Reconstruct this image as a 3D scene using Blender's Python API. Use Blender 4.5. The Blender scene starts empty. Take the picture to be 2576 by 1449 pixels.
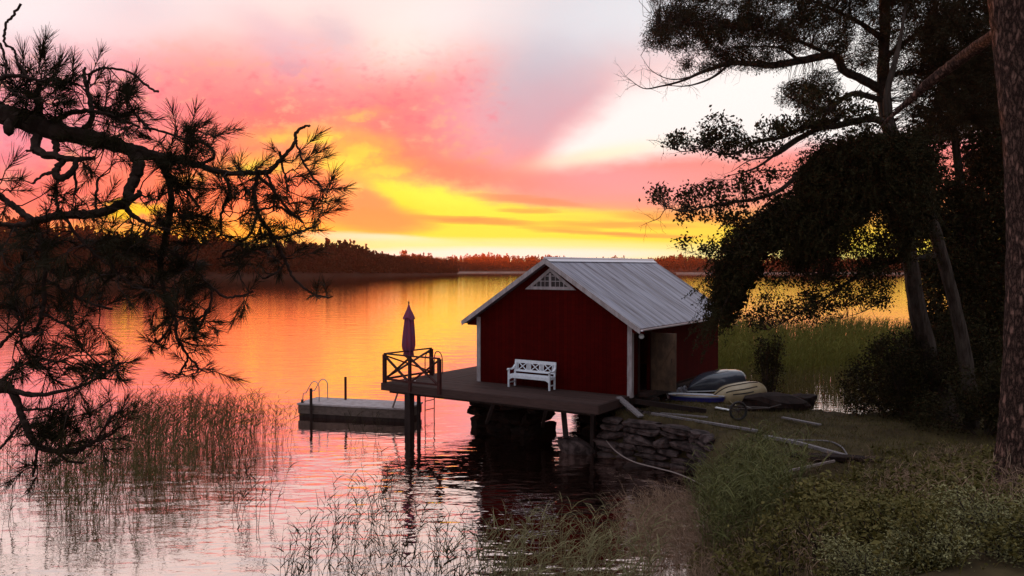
import bpy, math, random
import numpy as np
from mathutils import Vector, Matrix
R = math.radians
rng = np.random.default_rng(7)
random.seed(7)
scene = bpy.context.scene
col = scene.collection

# ------------------------------------------------------------------ camera
F, CX, CY = 2022.0, 1288.0, 724.5          # focal length and centre for a 2576 px wide picture
HC = 5.9                                   # eye height above the water
PITCH = R(1.49)
cam = bpy.data.objects.new('camera', bpy.data.cameras.new('camera'))
col.objects.link(cam)
cam.data.sensor_width = 36.0
cam.data.lens = 36.0 * F / 2576.0
cam.data.clip_start = 0.05
cam.data.clip_end = 6000
cam.location = (0, 0, HC)
cam.rotation_euler = (R(90) - PITCH, 0, 0)
scene.camera = cam

# ------------------------------------------------------------------ colour management
scene.view_settings.view_transform = 'Standard'
scene.view_settings.look = 'None'
scene.view_settings.exposure = 0.0
scene.view_settings.gamma = 1.0
scene.cycles.use_denoising = True
scene.cycles.max_bounces = 6
scene.cycles.diffuse_bounces = 2
scene.cycles.glossy_bounces = 4
scene.cycles.transmission_bounces = 2
scene.cycles.volume_bounces = 0
scene.cycles.sample_clamp_indirect = 4.0

def lin(r, g, b):
    f = lambda c: (c / 255 / 12.92) if c / 255 <= 0.04045 else ((c / 255 + 0.055) / 1.055) ** 2.4
    return (f(r), f(g), f(b), 1.0)

# ------------------------------------------------------------------ sunset sky
SUN_AZ, SUN_EL = R(-11.5), R(1.1)
world = bpy.data.worlds.new('World')
scene.world = world
world.use_nodes = True
NT = world.node_tree
NT.nodes.clear()

class V:
    """a node socket with arithmetic"""
    def __init__(s, sock): s.s = sock
    def _m(s, op, o=None, c=None, rev=False):
        n = NT.nodes.new('ShaderNodeMath'); n.operation = op
        a = [s, o] if not rev else [o, s]
        if c is not None: a.append(c)
        for i, q in enumerate(a):
            if q is None: continue
            if isinstance(q, V): NT.links.new(q.s, n.inputs[i])
            else: n.inputs[i].default_value = float(q)
        return V(n.outputs[0])
    def __add__(s, o): return s._m('ADD', o)
    __radd__ = __add__
    def __sub__(s, o): return s._m('SUBTRACT', o)
    def __rsub__(s, o): return s._m('SUBTRACT', o, rev=True)
    def __mul__(s, o): return s._m('MULTIPLY', o)
    __rmul__ = __mul__
    def __truediv__(s, o): return s._m('DIVIDE', o)
    def __rtruediv__(s, o): return s._m('DIVIDE', o, rev=True)
    def mx(s, o): return s._m('MAXIMUM', o)
    def mn(s, o): return s._m('MINIMUM', o)
    def exp(s): return s._m('EXPONENT')
def sstep(v, lo, hi):
    n = NT.nodes.new('ShaderNodeMapRange'); n.interpolation_type = 'SMOOTHSTEP'
    NT.links.new(v.s, n.inputs[0])
    n.inputs[1].default_value = lo; n.inputs[2].default_value = hi
    n.inputs[3].default_value = 0; n.inputs[4].default_value = 1
    return V(n.outputs[0])
def vec(x, y, z=0.0):
    n = NT.nodes.new('ShaderNodeCombineXYZ')
    for i, q in enumerate((x, y, z)):
        if isinstance(q, V): NT.links.new(q.s, n.inputs[i])
        else: n.inputs[i].default_value = q
    return n.outputs[0]
def noise(v, detail=4, rough=0.55, scale=1.0):
    n = NT.nodes.new('ShaderNodeTexNoise'); n.noise_dimensions = '3D'
    n.inputs['Scale'].default_value = scale
    n.inputs['Detail'].default_value = detail
    n.inputs['Roughness'].default_value = rough
    NT.links.new(v, n.inputs['Vector'])
    return V(n.outputs[0]) - 0.5
def mixc(f, a, b):
    n = NT.nodes.new('ShaderNodeMix'); n.data_type = 'RGBA'
    if isinstance(f, V): NT.links.new(f.s, n.inputs[0])
    else: n.inputs[0].default_value = f
    for q, i in ((a, 6), (b, 7)):
        if isinstance(q, tuple): n.inputs[i].default_value = q
        else: NT.links.new(q, n.inputs[i])
    return n.outputs[2]

tc = NT.nodes.new('ShaderNodeTexCoord')
sp = NT.nodes.new('ShaderNodeSeparateXYZ')
NT.links.new(tc.outputs['Generated'], sp.inputs[0])
dx, dy, dz = V(sp.outputs[0]), V(sp.outputs[1]), V(sp.outputs[2])
yy = dy.mx(0.30)
SX = 1288 + 2022 * dx / yy            # bearing and height of the sky direction, in picture-width units
SY = 672 - 2022 * dz.mx(-0.02) / yy
# cloud turbulence: soft large warp, finer cloud texture, streaks near the horizon
n1 = noise(vec(SX / 420, SY / 260, 0.3), 4)
n2 = noise(vec(SX / 420, SY / 260, 7.7), 4)
n3 = noise(vec(SX / 75, SY / 48, 2.1), 5, 0.6)
n4 = noise(vec(SX / 260, SY / 22, 5.0), 4, 0.6)
n5 = noise(vec(SX / 210 + SY / 300, SY / 120 - SX / 700, 9.0), 5, 0.62)
n6 = noise(vec(SX / 30, SY / 19, 4.0), 4, 0.6)
WX = SX + n1 * 170 + n5 * 40
WY = SY + n2 * 110 + n3 * 26

def ramp(v, stops):
    n = NT.nodes.new('ShaderNodeValToRGB')
    lo, hi = stops[0][0], stops[-1][0]
    NT.links.new(((v - lo) / (hi - lo)).s, n.inputs[0])
    e = n.color_ramp.elements
    n.color_ramp.interpolation = 'EASE' if False else 'LINEAR'
    while len(e) < len(stops): e.new(0.5)
    for el, (p, c) in zip(e, stops):
        el.position = (p - lo) / (hi - lo); el.color = lin(*c)
    return n.outputs[0]
sky = ramp(WY, [(-900, (190, 198, 214)), (-350, (226, 222, 228)), (-60, (248, 234, 230)), (60, (252, 226, 220)), (170, (255, 192, 186)), (270, (255, 142, 144)),
                (370, (255, 118, 110)), (450, (255, 132, 92)), (530, (255, 172, 84)), (590, (255, 214, 66)), (640, (255, 240, 90)), (680, (255, 250, 150))])
def blob(x, y, rx, ry, colr, k=1.0, rot=0.0, X=None, Y=None, hard=None, tex=None):
    """a patch of coloured cloud; hard = (inner, outer) edge, else a soft gaussian"""
    global sky
    X = WX if X is None else X; Y = WY if Y is None else Y
    c, s = math.cos(R(rot)), math.sin(R(rot))
    ax = (X - x) * (c / rx) + (Y - y) * (s / rx)
    ay = (X - x) * (-s / ry) + (Y - y) * (c / ry)
    r2 = ax * ax + ay * ay
    if tex is not None: r2 = r2 + tex
    if hard: f = 1.0 - sstep(r2, hard[0], hard[1])
    else: f = (r2.mx(0) * -1.0).exp()
    sky = mixc(f * k, sky, lin(*colr))
FX, FY = SX + n3 * 70 + n5 * 40 + n6 * 22, SY + n3 * 60 + n6 * 20          # finely broken edges
KX, KY = SX + n3 * 60, SY + n4 * 26 + n3 * 10          # streaky edges
# big soft tones, left to right
blob(60, 60, 420, 130, (250, 243, 245), 0.9)
blob(330, 190, 320, 60, (222, 192, 206), 0.75, 10)
blob(60, 330, 420, 130, (236, 162, 180), 0.85)
blob(150, 500, 420, 70, (255, 118, 116), 0.85)
blob(360, 30, 180, 60, (232, 214, 220), 0.6)
blob(560, 190, 260, 90, (255, 190, 180), 0.6, -12)
blob(700, 300, 460, 120, (255, 116, 116), 0.8, 12)
blob(760, 110, 150, 45, (228, 196, 206), 0.7, 25)
blob(740, 175, 70, 26, (206, 166, 184), 0.8, 10, FX, FY)
blob(860, 95, 70, 44, (214, 190, 200), 0.8, 30, FX, FY)
blob(700, 130, 80, 24, (220, 184, 196), 0.6, 14, FX, FY)
blob(1150, 235, 80, 30, (236, 146, 160), 0.6, -35, FX, FY)
blob(1010, 110, 150, 90, (255, 240, 228), 0.85, -35)
blob(1130, 40, 170, 60, (254, 240, 236), 0.8)
blob(1010, 260, 240, 90, (255, 132, 130), 0.75)
blob(1190, 310, 120, 110, (248, 156, 166), 0.75, -30)
blob(1400, 150, 280, 140, (192, 188, 200), 1.0, -48)
blob(1340, 300, 230, 70, (206, 172, 184), 0.9, -42)
blob(1240, 375, 150, 34, (226, 164, 174), 0.6, -20)
blob(1560, 40, 330, 90, (228, 230, 236), 0.85)
blob(2150, 40, 500, 260, (232, 240, 244), 0.95)
blob(1640, 478, 560, 62, (251, 168, 166), 0.92, 0, KX, KY)
blob(1480, 448, 280, 36, (246, 164, 168), 0.8, -4, KX, KY)
# the bright gap in the cloud, a wedge opening to the right
wy = (SY - 424) + (SX - 1310).mn(260) * 0.78 + (SX - 1570).mx(0) * 0.25 + n5 * 90
wy2 = (SY - 424) + (SX - 1310) * 0.07 + n5 * 60 + n4 * 20
wedge = sstep(wy, -60, 70) * (1.0 - sstep(wy2, -40, 30)) * sstep(SX + n3 * 60, 1290, 1440)
sky = mixc(wedge * 0.97, sky, (1.0, 0.985, 0.95, 1))
blob(1520, 388, 170, 20, (255, 250, 214), 0.8, -9, SX, SY)
# mottled pink cloud
tx = n3 * 1.7 + n5 * 0.9 + n6 * 1.5
mid = sstep(SY, 60, 240) * (1.0 - sstep(SY, 480, 560)) * (1.0 - sstep(SX, 1150, 1350))
sky = mixc(sstep(tx, 0.0, .6) * mid * 0.8, sky, lin(255, 178, 150))
sky = mixc(sstep(tx * -1.0, 0.0, .6) * mid * 0.65, sky, lin(240, 118, 134))
# orange wash round the gold
blob(800, 390, 330, 70, (255, 160, 104), .6, 4, FX, FY)
blob(600, 470, 380, 80, (255, 126, 88), .75, 4, FX, FY)
blob(1120, 430, 260, 36, (255, 132, 108), .7, 8, FX, FY)
# gold patches of broken cloud
for x, y, rx, ry, k in ((905, 385, 80, 36, 1.0), (800, 345, 90, 28, .85), (850, 405, 90, 26, .8), (640, 418, 80, 26, 1.0), (960, 425, 90, 22, .6), (900, 290, 60, 16, .35), (700, 345, 80, 20, .5), (480, 450, 60, 16, .5)):
    blob(x, y, rx * 1.25, ry * 1.3, (255, 196, 84), k * .75, -6, FX, FY, (-.5, 1.9), n3 * 2.2 + n5 * 1.2)
    blob(x + 6, y + 4, rx * .62, ry * .62, (255, 240, 84), k * .85, -6, FX, FY, (-.5, 1.7), n3 * 3.2 + n5 * 1.2)
blob(850, 500, 60, 20, (255, 240, 130), .9, -25, FX, FY, (0.1, 1.9))
blob(330, 530, 80, 20, (255, 220, 50), 1, -5, FX, FY, (0.1, 1.9))
# long golden wedge above the far shore
g1 = SY - 452 - (SX - 950) * 0.2 + n3 * 60 + n5 * 40
gold = sstep(g1, -22, 30) * sstep(SX + (SY - 455) * -0.75 + n3 * 40, 895, 975) * (1.0 - sstep(SX, 1700, 2700))
sky = mixc(gold * .96, sky, lin(255, 236, 60))
blob(1120, 500, 210, 34, (255, 253, 84), .95, 12, FX, FY)
blob(1400, 585, 560, 34, (255, 244, 84), .9, 0, KX, KY)
blob(1440, 540, 260, 14, (255, 246, 84), .8, 2, FX, KY)
# salmon cloud bars
blob(925, 545, 180, 40, (246, 156, 92), .95, 7, KX, KY, (0.2, 1.4))
blob(900, 500, 110, 26, (250, 158, 100), .8, 10, FX, FY, (0.2, 1.4))
blob(1330, 505, 150, 10, (250, 150, 110), .8, 6, FX, KY, (0.0, 1.8))
for x, y, rx, ry, k in ((1210, 556, 150, 9, .8), (1130, 548, 90, 7, .6), (1400, 574, 110, 8, .5), (1560, 566, 190, 9, .6), (1480, 586, 140, 7, .6), (1740, 548, 200, 12, .6), (1330, 532, 80, 6, .6), (1640, 592, 140, 7, .6), (1230, 612, 70, 4, .4), (1460, 622, 70, 4, .4)):
    blob(x, y, rx, ry, (246, 146, 88), k, 2, KX, SY + n4 * 26, (0.0, 1.7))
# the brightest strip over the trees, where the sun has gone down
blob(960, 606, 210, 18, (255, 255, 228), 1.0, 4, SX, SY + n4 * 12, (0.1, 1.7))
blob(1320, 630, 640, 24, (255, 253, 170), .95, 1, SX, SY + n4 * 14, (0.2, 2.2))
blob(1260, 640, 420, 18, (255, 255, 238), .95, 0, SX, SY + n4 * 10, (0.1, 1.8))
blob(540, 600, 330, 36, (255, 190, 60), .8, 0, SX, SY + n4 * 20)
front = sky
# all round the horizon and behind the viewer: the plain dusk sky
ts = NT.nodes.new('ShaderNodeTexSky'); ts.sky_type = 'NISHITA'
ts.sun_disc = False
ts.sun_elevation = SUN_EL; ts.sun_rotation = SUN_AZ
ts.air_density = 1.2; ts.dust_density = 2.0
sc_ = NT.nodes.new('ShaderNodeVectorMath'); sc_.operation = 'SCALE'
NT.links.new(ts.outputs[0], sc_.inputs[0]); sc_.inputs['Scale'].default_value = 0.10
add = NT.nodes.new('ShaderNodeVectorMath'); add.operation = 'ADD'
NT.links.new(sc_.outputs[0], add.inputs[0])
BACK = (0.24, 0.25, 0.30)
add.inputs[1].default_value = BACK
zen = NT.nodes.new('ShaderNodeVectorMath'); zen.operation = 'SCALE'
zen.inputs[0].default_value = (0.62, 0.62, 0.68)
NT.links.new(sstep(dz, 0.15, 0.95).s, zen.inputs['Scale'])
ad2 = NT.nodes.new('ShaderNodeVectorMath'); ad2.operation = 'ADD'
NT.links.new(add.outputs[0], ad2.inputs[0]); NT.links.new(zen.outputs[0], ad2.inputs[1])
back = ad2.outputs[0]
full = mixc(sstep(dy, 0.30, 0.62), back, front)
bg = NT.nodes.new('ShaderNodeBackground')
NT.links.new(full, bg.inputs['Color']); bg.inputs['Strength'].default_value = 1.05
wo = NT.nodes.new('ShaderNodeOutputWorld')
NT.links.new(bg.outputs[0], wo.inputs['Surface'])
world.cycles.sampling_method = 'MANUAL'
world.cycles.sample_map_resolution = 512

# ------------------------------------------------------------------ the sun, gone behind the far trees
sl = bpy.data.lights.new('sun', 'SUN')
sl.energy = 3.0; sl.angle = R(1.0); sl.color = (1.0, 0.30, 0.05)
sun = bpy.data.objects.new('sun', sl); col.objects.link(sun)
sd = Vector((math.sin(SUN_AZ) * math.cos(SUN_EL), math.cos(SUN_AZ) * math.cos(SUN_EL), math.sin(SUN_EL)))
sun.rotation_euler = sd.to_track_quat('Z', 'Y').to_euler()
sun.location = sd * 900

# ------------------------------------------------------------------ helpers
def ray(x, y):
    return np.array([(x - CX) / F, math.cos(PITCH) + (CY - y) / F * math.sin(PITCH), -math.sin(PITCH) + (CY - y) / F * math.cos(PITCH)])
def at(x, y, d):                     # point on the sight line at distance d in front
    r = ray(x, y); return np.array([0, 0, HC]) + r * (d / r[1])
def on(x, y, z=0.0):                 # point where the sight line meets height z
    r = ray(x, y); return np.array([0, 0, HC]) + r * ((z - HC) / r[2])
def at_v(x, y, d):                   # vectorised
    x, y, d = (np.asarray(q, float) for q in (x, y, d))
    ry = math.cos(PITCH) + (CY - y) / F * math.sin(PITCH)
    rz = -math.sin(PITCH) + (CY - y) / F * math.cos(PITCH)
    t = d / ry
    return np.stack([(x - CX) / F * t, d + 0 * t, HC + rz * t], -1)
def on_v(x, y, z=0.0):
    x, y = np.asarray(x, float), np.asarray(y, float)
    rz = -math.sin(PITCH) + (CY - y) / F * math.cos(PITCH)
    ry = math.cos(PITCH) + (CY - y) / F * math.sin(PITCH)
    t = (z - HC) / rz
    return np.stack([(x - CX) / F * t, ry * t, z + 0 * t], -1)

class MB:
    """collects pieces into one mesh"""
    def __init__(s): s.v = []; s.f = {3: [], 4: []}; s.n = 0; s.poly = []
    def add(s, v, f):
        v = np.asarray(v, float).reshape(-1, 3)
        f = np.asarray(f, int)
        s.f[f.shape[1]].append(f + s.n); s.v.append(v); s.n += len(v)
    def ngon(s, v, faces):
        s.v.append(np.asarray(v, float)); s.poly += [[i + s.n for i in f] for f in faces]; s.n += len(v)
    def box(s, a, b, M=None):
        x0, y0, z0 = a; x1, y1, z1 = b
        v = np.array([[x0, y0, z0], [x1, y0, z0], [x1, y1, z0], [x0, y1, z0], [x0, y0, z1], [x1, y0, z1], [x1, y1, z1], [x0, y1, z1]], float)
        if M is not None: v = v @ np.array(M.to_3x3()).T + np.array(M.translation)
        s.add(v, [[0, 3, 2, 1], [4, 5, 6, 7], [0, 1, 5, 4], [1, 2, 6, 5], [2, 3, 7, 6], [3, 0, 4, 7]])
    def bar(s, p, q, w, h=None, up=(0, 0, 1)):
        """a straight square bar from p to q"""
        h = w if h is None else h
        p, q = np.asarray(p, float), np.asarray(q, float)
        d = (q - p) / np.linalg.norm(q - p)
        u = np.asarray(up, float); a = np.cross(d, u)
        if np.linalg.norm(a) < 1e-3: a = np.cross(d, (1, 0, 0))
        a /= np.linalg.norm(a); b = np.cross(a, d)
        v = [c + sx * a * w / 2 + sy * b * h / 2 for c in (p, q) for sx, sy in ((-1, -1), (1, -1), (1, 1), (-1, 1))]
        s.add(v, [[0, 1, 2, 3], [7, 6, 5, 4], [0, 4, 5, 1], [1, 5, 6, 2], [2, 6, 7, 3], [3, 7, 4, 0]])
    def tube(s, pts, rad, n=8, cap=True, rough=0.0):
        pts = np.asarray(pts, float); k = len(pts)
        rad = np.full(k, rad, float) if np.isscalar(rad) else np.asarray(rad, float)
        tg = np.gradient(pts, axis=0); tg /= np.linalg.norm(tg, axis=1)[:, None] + 1e-12
        ref = np.array([0.31, 0.2, 0.93]) if abs(tg[0] @ [0.31, 0.2, 0.93]) < 0.9 else np.array([1.0, 0, 0])
        vs = []
        a = np.cross(tg[0], ref); a /= np.linalg.norm(a)
        th = np.linspace(0, 2 * np.pi, n, endpoint=False)
        for i in range(k):
            a = a - tg[i] * (a @ tg[i]); a /= np.linalg.norm(a); b = np.cross(tg[i], a)
            rr = rad[i] * (1 + (rng.uniform(-rough, rough, n) if rough else 0))
            vs.append(pts[i] + np.outer(np.cos(th) * rr, a) + np.outer(np.sin(th) * rr, b))
        f = [[i * n + j, i * n + (j + 1) % n, (i + 1) * n + (j + 1) % n, (i + 1) * n + j] for i in range(k - 1) for j in range(n)]
        s.add(np.concatenate(vs), f)
        if cap:
            s.poly += [list(range(s.n - n, s.n)), list(range(s.n - n * k, s.n - n * k + n))[::-1]]
    def lathe(s, prof, n=24, c=(0, 0, 0)):
        c = np.asarray(c, float); th = np.linspace(0, 2 * np.pi, n, endpoint=False)
        v = np.concatenate([np.stack([np.cos(th) * r, np.sin(th) * r, th * 0 + z], -1) for r, z in prof]) + c
        k = len(prof)
        s.add(v, [[i * n + j, i * n + (j + 1) % n, (i + 1) * n + (j + 1) % n, (i + 1) * n + j] for i in range(k - 1) for j in range(n)])
    def build(s, name, mat=None, parent=None, smooth=False, **props):
        me = bpy.data.meshes.new(name)
        V_ = np.concatenate(s.v) if s.v else np.zeros((0, 3))
        t = np.concatenate(s.f[3]) if s.f[3] else np.zeros((0, 3), int)
        q = np.concatenate(s.f[4]) if s.f[4] else np.zeros((0, 4), int)
        loops = np.concatenate([t.ravel(), q.ravel()] + [np.asarray(p) for p in s.poly]).astype(np.int32)
        tot = np.concatenate([np.full(len(t), 3), np.full(len(q), 4), np.array([len(p) for p in s.poly], int)]).astype(np.int32)
        st = np.concatenate([[0], np.cumsum(tot)[:-1]]).astype(np.int32)
        me.vertices.add(len(V_)); me.vertices.foreach_set('co', V_.astype(np.float32).ravel())
        me.loops.add(len(loops)); me.loops.foreach_set('vertex_index', loops)
        me.polygons.add(len(tot)); me.polygons.foreach_set('loop_start', st); me.polygons.foreach_set('loop_total', tot)
        me.polygons.foreach_set('use_smooth', np.full(len(tot), smooth))
        me.update(calc_edges=True); me.validate()
        if mat: me.materials.append(mat)
        o = bpy.data.objects.new(name, me); col.objects.link(o)
        if parent: o.parent = parent
        for k_, v_ in props.items(): o[k_] = v_
        return o

def thing(name, loc=(0, 0, 0), rz=0.0, **props):
    o = bpy.data.objects.new(name, None); col.objects.link(o)
    o.location = loc; o.rotation_euler = (0, 0, rz); o.empty_display_size = 0.3
    for k, v in props.items(): o[k] = v
    return o
def copy_tree(o, parent=None):
    c = o.copy(); col.objects.link(c); c.parent = parent
    for ch in o.children: copy_tree(ch, c)
    return c

def unit(a): return a / (np.linalg.norm(a, axis=-1, keepdims=True) + 1e-12)
def rand_dir(n):
    return unit(rng.normal(size=(n, 3)))
def catmull(pts, k=5):
    """smooth a polyline (rows may carry extra columns such as radius)"""
    p = np.asarray(pts, float); p = np.vstack([2 * p[0] - p[1], p, 2 * p[-1] - p[-2]])
    out = []
    for i in range(1, len(p) - 2):
        for t in np.linspace(0, 1, k, endpoint=False):
            a, b, c, d = p[i - 1:i + 3]
            out.append(0.5 * (2 * b + (c - a) * t + (2 * a - 5 * b + 4 * c - d) * t * t + (3 * b - a - 3 * c + d) * t ** 3))
    out.append(p[-2]); return np.array(out)
def ribbons(mb, base, axis, length, width, bend, K=3, tip=0.12, side=None):
    """N tapering blades: p(t) = base + axis*length*t + bend*t^2"""
    N = len(base)
    t = np.linspace(0, 1, K + 1)
    if side is None: side = unit(np.cross(axis, rand_dir(N)))
    length = np.broadcast_to(length, (N,)); width = np.broadcast_to(width, (N,))
    c = base[:, None] + axis[:, None] * (length[:, None] * t)[..., None] + bend[:, None] * (t ** 2)[None, :, None]
    w = width[:, None] * (1 - (1 - tip) * t ** 1.5)[None]
    o = side[:, None] * (w / 2)[..., None]
    v = np.stack([c - o, c + o], 2).reshape(-1, 3)
    i0 = (np.arange(N) * (K + 1) * 2)[:, None] + (np.arange(K) * 2)[None]
    f = np.stack([i0, i0 + 1, i0 + 3, i0 + 2], -1).reshape(-1, 4)
    mb.add(v, f)
def prisms(mb, p, q, r0, r1):
    """N thin three-sided needles or twigs from p to q"""
    N = len(p); d = unit(q - p); a = unit(np.cross(d, rand_dir(N))); b = np.cross(d, a)
    r0 = np.broadcast_to(r0, (N,)); r1 = np.broadcast_to(r1, (N,))
    vs = []
    for c, r in ((p, r0), (q, r1)):
        for th in (0, 2.094, 4.189):
            vs.append(c + (a * math.cos(th) + b * math.sin(th)) * r[:, None])
    v = np.stack(vs, 1).reshape(-1, 3)
    i0 = (np.arange(N) * 6)[:, None]
    f = np.concatenate([i0 + np.array([[0, 1, 4, 3]]), i0 + np.array([[1, 2, 5, 4]]), i0 + np.array([[2, 0, 3, 5]])])
    mb.add(v, f)
def leaves(mb, c, size, ratio=0.55, flat=0.0):
    """N leaf-shaped faces, slightly folded"""
    N = len(c); a = rand_dir(N); 
    if flat: a[:, 2] *= (1 - flat); a = unit(a)
    b = unit(np.cross(a, rand_dir(N))); n = np.cross(a, b)
    s = np.broadcast_to(size, (N,))[:, None]
    w = s * ratio / 2
    v = np.stack([c - a * s / 2, c + b * w + n * w * .35, c + a * s / 2, c - b * w + n * w * .35], 1).reshape(-1, 3)
    i0 = (np.arange(N) * 4)[:, None]
    mb.add(v, np.concatenate([i0 + np.array([[0, 1, 2]]), i0 + np.array([[0, 2, 3]])]))

# ------------------------------------------------------------------ materials
def material(name, base, rough=0.7, metal=0.0, spec=0.5):
    m = bpy.data.materials.new(name); m.use_nodes = True
    b = m.node_tree.nodes['Principled BSDF']
    b.inputs['Base Color'].default_value = (*base, 1); b.inputs['Roughness'].default_value = rough
    b.inputs['Metallic'].default_value = metal; b.inputs['Specular IOR Level'].default_value = spec
    return m
def vary(m, c2, scale=4.0, stretch=(1, 1, 1), bump=0.0, lo=0.35, hi=0.65, detail=6, bscale=None, island=0.0, dist=0.01):
    """mix a second colour in by noise, with a bump from the same or finer noise"""
    nt = m.node_tree; b = nt.nodes['Principled BSDF']
    t = nt.nodes.new('ShaderNodeTexCoord'); mp = nt.nodes.new('ShaderNodeMapping')
    mp.inputs['Scale'].default_value = stretch
    nt.links.new(t.outputs['Object'], mp.inputs[0])
    n = nt.nodes.new('ShaderNodeTexNoise'); n.inputs['Scale'].default_value = scale; n.inputs['Detail'].default_value = detail
    n.inputs['Roughness'].default_value = .62
    nt.links.new(mp.outputs[0], n.inputs['Vector'])
    r = nt.nodes.new('ShaderNodeMapRange'); r.inputs[1].default_value = lo; r.inputs[2].default_value = hi
    nt.links.new(n.outputs[0], r.inputs[0])
    fac = r.outputs[0]
    if island:
        g = nt.nodes.new('ShaderNodeNewGeometry'); mm = nt.nodes.new('ShaderNodeMix')
        mm.inputs[0].default_value = island
        nt.links.new(fac, mm.inputs[2]); nt.links.new(g.outputs['Random Per Island'], mm.inputs[3]); fac = mm.outputs[0]
    mx = nt.nodes.new('ShaderNodeMix'); mx.data_type = 'RGBA'
    nt.links.new(fac, mx.inputs[0])
    mx.inputs[6].default_value = b.inputs['Base Color'].default_value; mx.inputs[7].default_value = (*c2, 1)
    nt.links.new(mx.outputs[2], b.inputs['Base Color'])
    if bump:
        src = n
        if bscale:
            src = nt.nodes.new('ShaderNodeTexNoise'); src.inputs['Scale'].default_value = bscale; src.inputs['Detail'].default_value = 6
            nt.links.new(mp.outputs[0], src.inputs['Vector'])
        bp = nt.nodes.new('ShaderNodeBump'); bp.inputs['Strength'].default_value = bump; bp.inputs['Distance'].default_value = dist
        nt.links.new(src.outputs[0], bp.inputs['Height']); nt.links.new(bp.outputs[0], b.inputs['Normal'])
    return m
M = {}
M['wall'] = vary(material('falu_red_boards', (0.070, 0.0014, 0.0010), .9, spec=.05), (0.050, 0.0011, 0.0008), 2.2, (1, 1, 3), .5, bscale=12)
M['trim'] = vary(material('weathered_white_paint', (0.42, 0.36, 0.37), .7), (0.25, 0.20, 0.20), 9, (1, 1, .3), .2)
M['bench'] = vary(material('white_paint', (0.82, 0.84, 0.90), .45), (0.70, 0.72, 0.78), 14, bump=.1)
M['roof'] = vary(material('galvanised_sheet', (0.26, 0.25, 0.31), .45, .5), (0.10, 0.08, 0.105), 1.5, (.30, 2.8, .30), .05, .42, .62)
M['ridge'] = material('ridge_metal', (0.66, 0.62, 0.66), .4, .3)
M['deck'] = vary(material('weathered_planks', (0.078, 0.046, 0.040), .8, spec=.12), (0.034, 0.019, 0.017), 5, (.6, 6, 6), .4, island=.5)
M['tar'] = vary(material('dark_timber', (0.030, 0.018, 0.016), .85, spec=.2), (0.014, 0.008, 0.007), 7, (1, 1, .3), .4)
M['rail'] = vary(material('rail_wood', (0.060, 0.016, 0.014), .75, spec=.2), (0.035, 0.01, 0.009), 8, bump=.3)
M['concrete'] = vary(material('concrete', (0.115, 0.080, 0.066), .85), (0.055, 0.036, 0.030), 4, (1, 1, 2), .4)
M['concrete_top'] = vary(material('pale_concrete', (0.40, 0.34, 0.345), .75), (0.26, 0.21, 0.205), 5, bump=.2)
M['steel'] = material('galvanised_tube', (0.35, 0.32, 0.33), .35, .8)
M['pole'] = material('grey_wood_pole', (0.20, 0.15, 0.135), .7)
M['cloth'] = vary(material('folded_canopy', (0.26, 0.035, 0.06), .9, spec=.1), (0.13, 0.06, 0.13), 5, (6, 6, .6), .3)
M['tan_ply'] = vary(material('bare_plywood', (0.135, 0.075, 0.042), .75), (0.06, 0.032, 0.018), 3.2, (1, 1, .5), .1, .4, .6)
M['glass'] = material('dark_pane', (0.02, 0.012, 0.012), .12)
M['globe'] = material('opal_glass', (0.85, 0.85, 0.88), .25)
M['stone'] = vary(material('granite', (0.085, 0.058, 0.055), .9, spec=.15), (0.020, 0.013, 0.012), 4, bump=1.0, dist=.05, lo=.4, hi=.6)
M['stone_dark'] = vary(material('shade_dark_granite', (0.030, 0.019, 0.016), .9, spec=.1), (0.012, 0.007, 0.006), 4, bump=.8, dist=.03)  # granite taken near black: deep under-deck shade put into the colour
M['board'] = vary(material('silvered_board', (0.25, 0.215, 0.22), .7), (0.09, 0.07, 0.07), 6, (1, 9, 9), .3)
M['dark'] = material('black_rubber', (0.018, 0.014, 0.013), .7)
M['rust'] = material('dark_iron', (0.05, 0.032, 0.026), .6, .3)
M['hull_grey'] = material('grey_blue_gelcoat', (0.050, 0.055, 0.072), .14)
M['reed_dark'] = vary(material('reed_brown', (0.040, 0.030, 0.012), .7, spec=.1), (0.022, 0.016, 0.006), .5, island=.7)
M['hull_tan'] = vary(material('tan_gelcoat', (0.40, 0.30, 0.17), .38), (0.32, 0.23, 0.12), 3)
M['hull_blue'] = material('blue_gelcoat', (0.025, 0.03, 0.22), .3)
M['hull_white'] = material('white_gelcoat', (0.75, 0.75, 0.78), .3)
M['yellow'] = material('yellow_stripe', (0.55, 0.32, 0.04), .4)
M['tarp'] = vary(material('pale_tarp', (0.40, 0.40, 0.46), .6), (0.10, 0.08, 0.08), 3.5, bump=.3, lo=.42, hi=.58)
M['bark'] = vary(material('grey_bark', (0.075, 0.056, 0.046), .95, spec=.1), (0.022, 0.015, 0.012), 7, (1, 1, .25), .9, dist=.04)
M['pine_bark'] = None
M['needle'] = vary(material('pine_needles', (0.018, 0.014, 0.005), .7, spec=.12), (0.032, 0.023, 0.008), 2, island=.6)
M['twig'] = vary(material('twig_bark', (0.035, 0.020, 0.016), .9, spec=.1), (0.07, 0.045, 0.035), 30, bump=.6, dist=.004, lo=.45, hi=.8)
M['leaf'] = vary(material('dark_leaves', (0.015, 0.012, 0.004), .7, spec=.08), (0.036, 0.029, 0.010), 1.2, island=.6)
M['leaf2'] = vary(material('shrub_leaves', (0.044, 0.040, 0.008), .6, spec=.12), (0.155, 0.122, 0.034), .8, island=.6)
M['leaf3'] = vary(material('pale_leaves', (0.30, 0.275, 0.13), .6, spec=.12), (0.10, 0.09, 0.03), 1.2, island=.6)
M['reed'] = vary(material('reed_green', (0.11, 0.085, 0.028), .7, spec=.1), (0.045, 0.036, 0.011), .5, island=.7)
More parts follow.
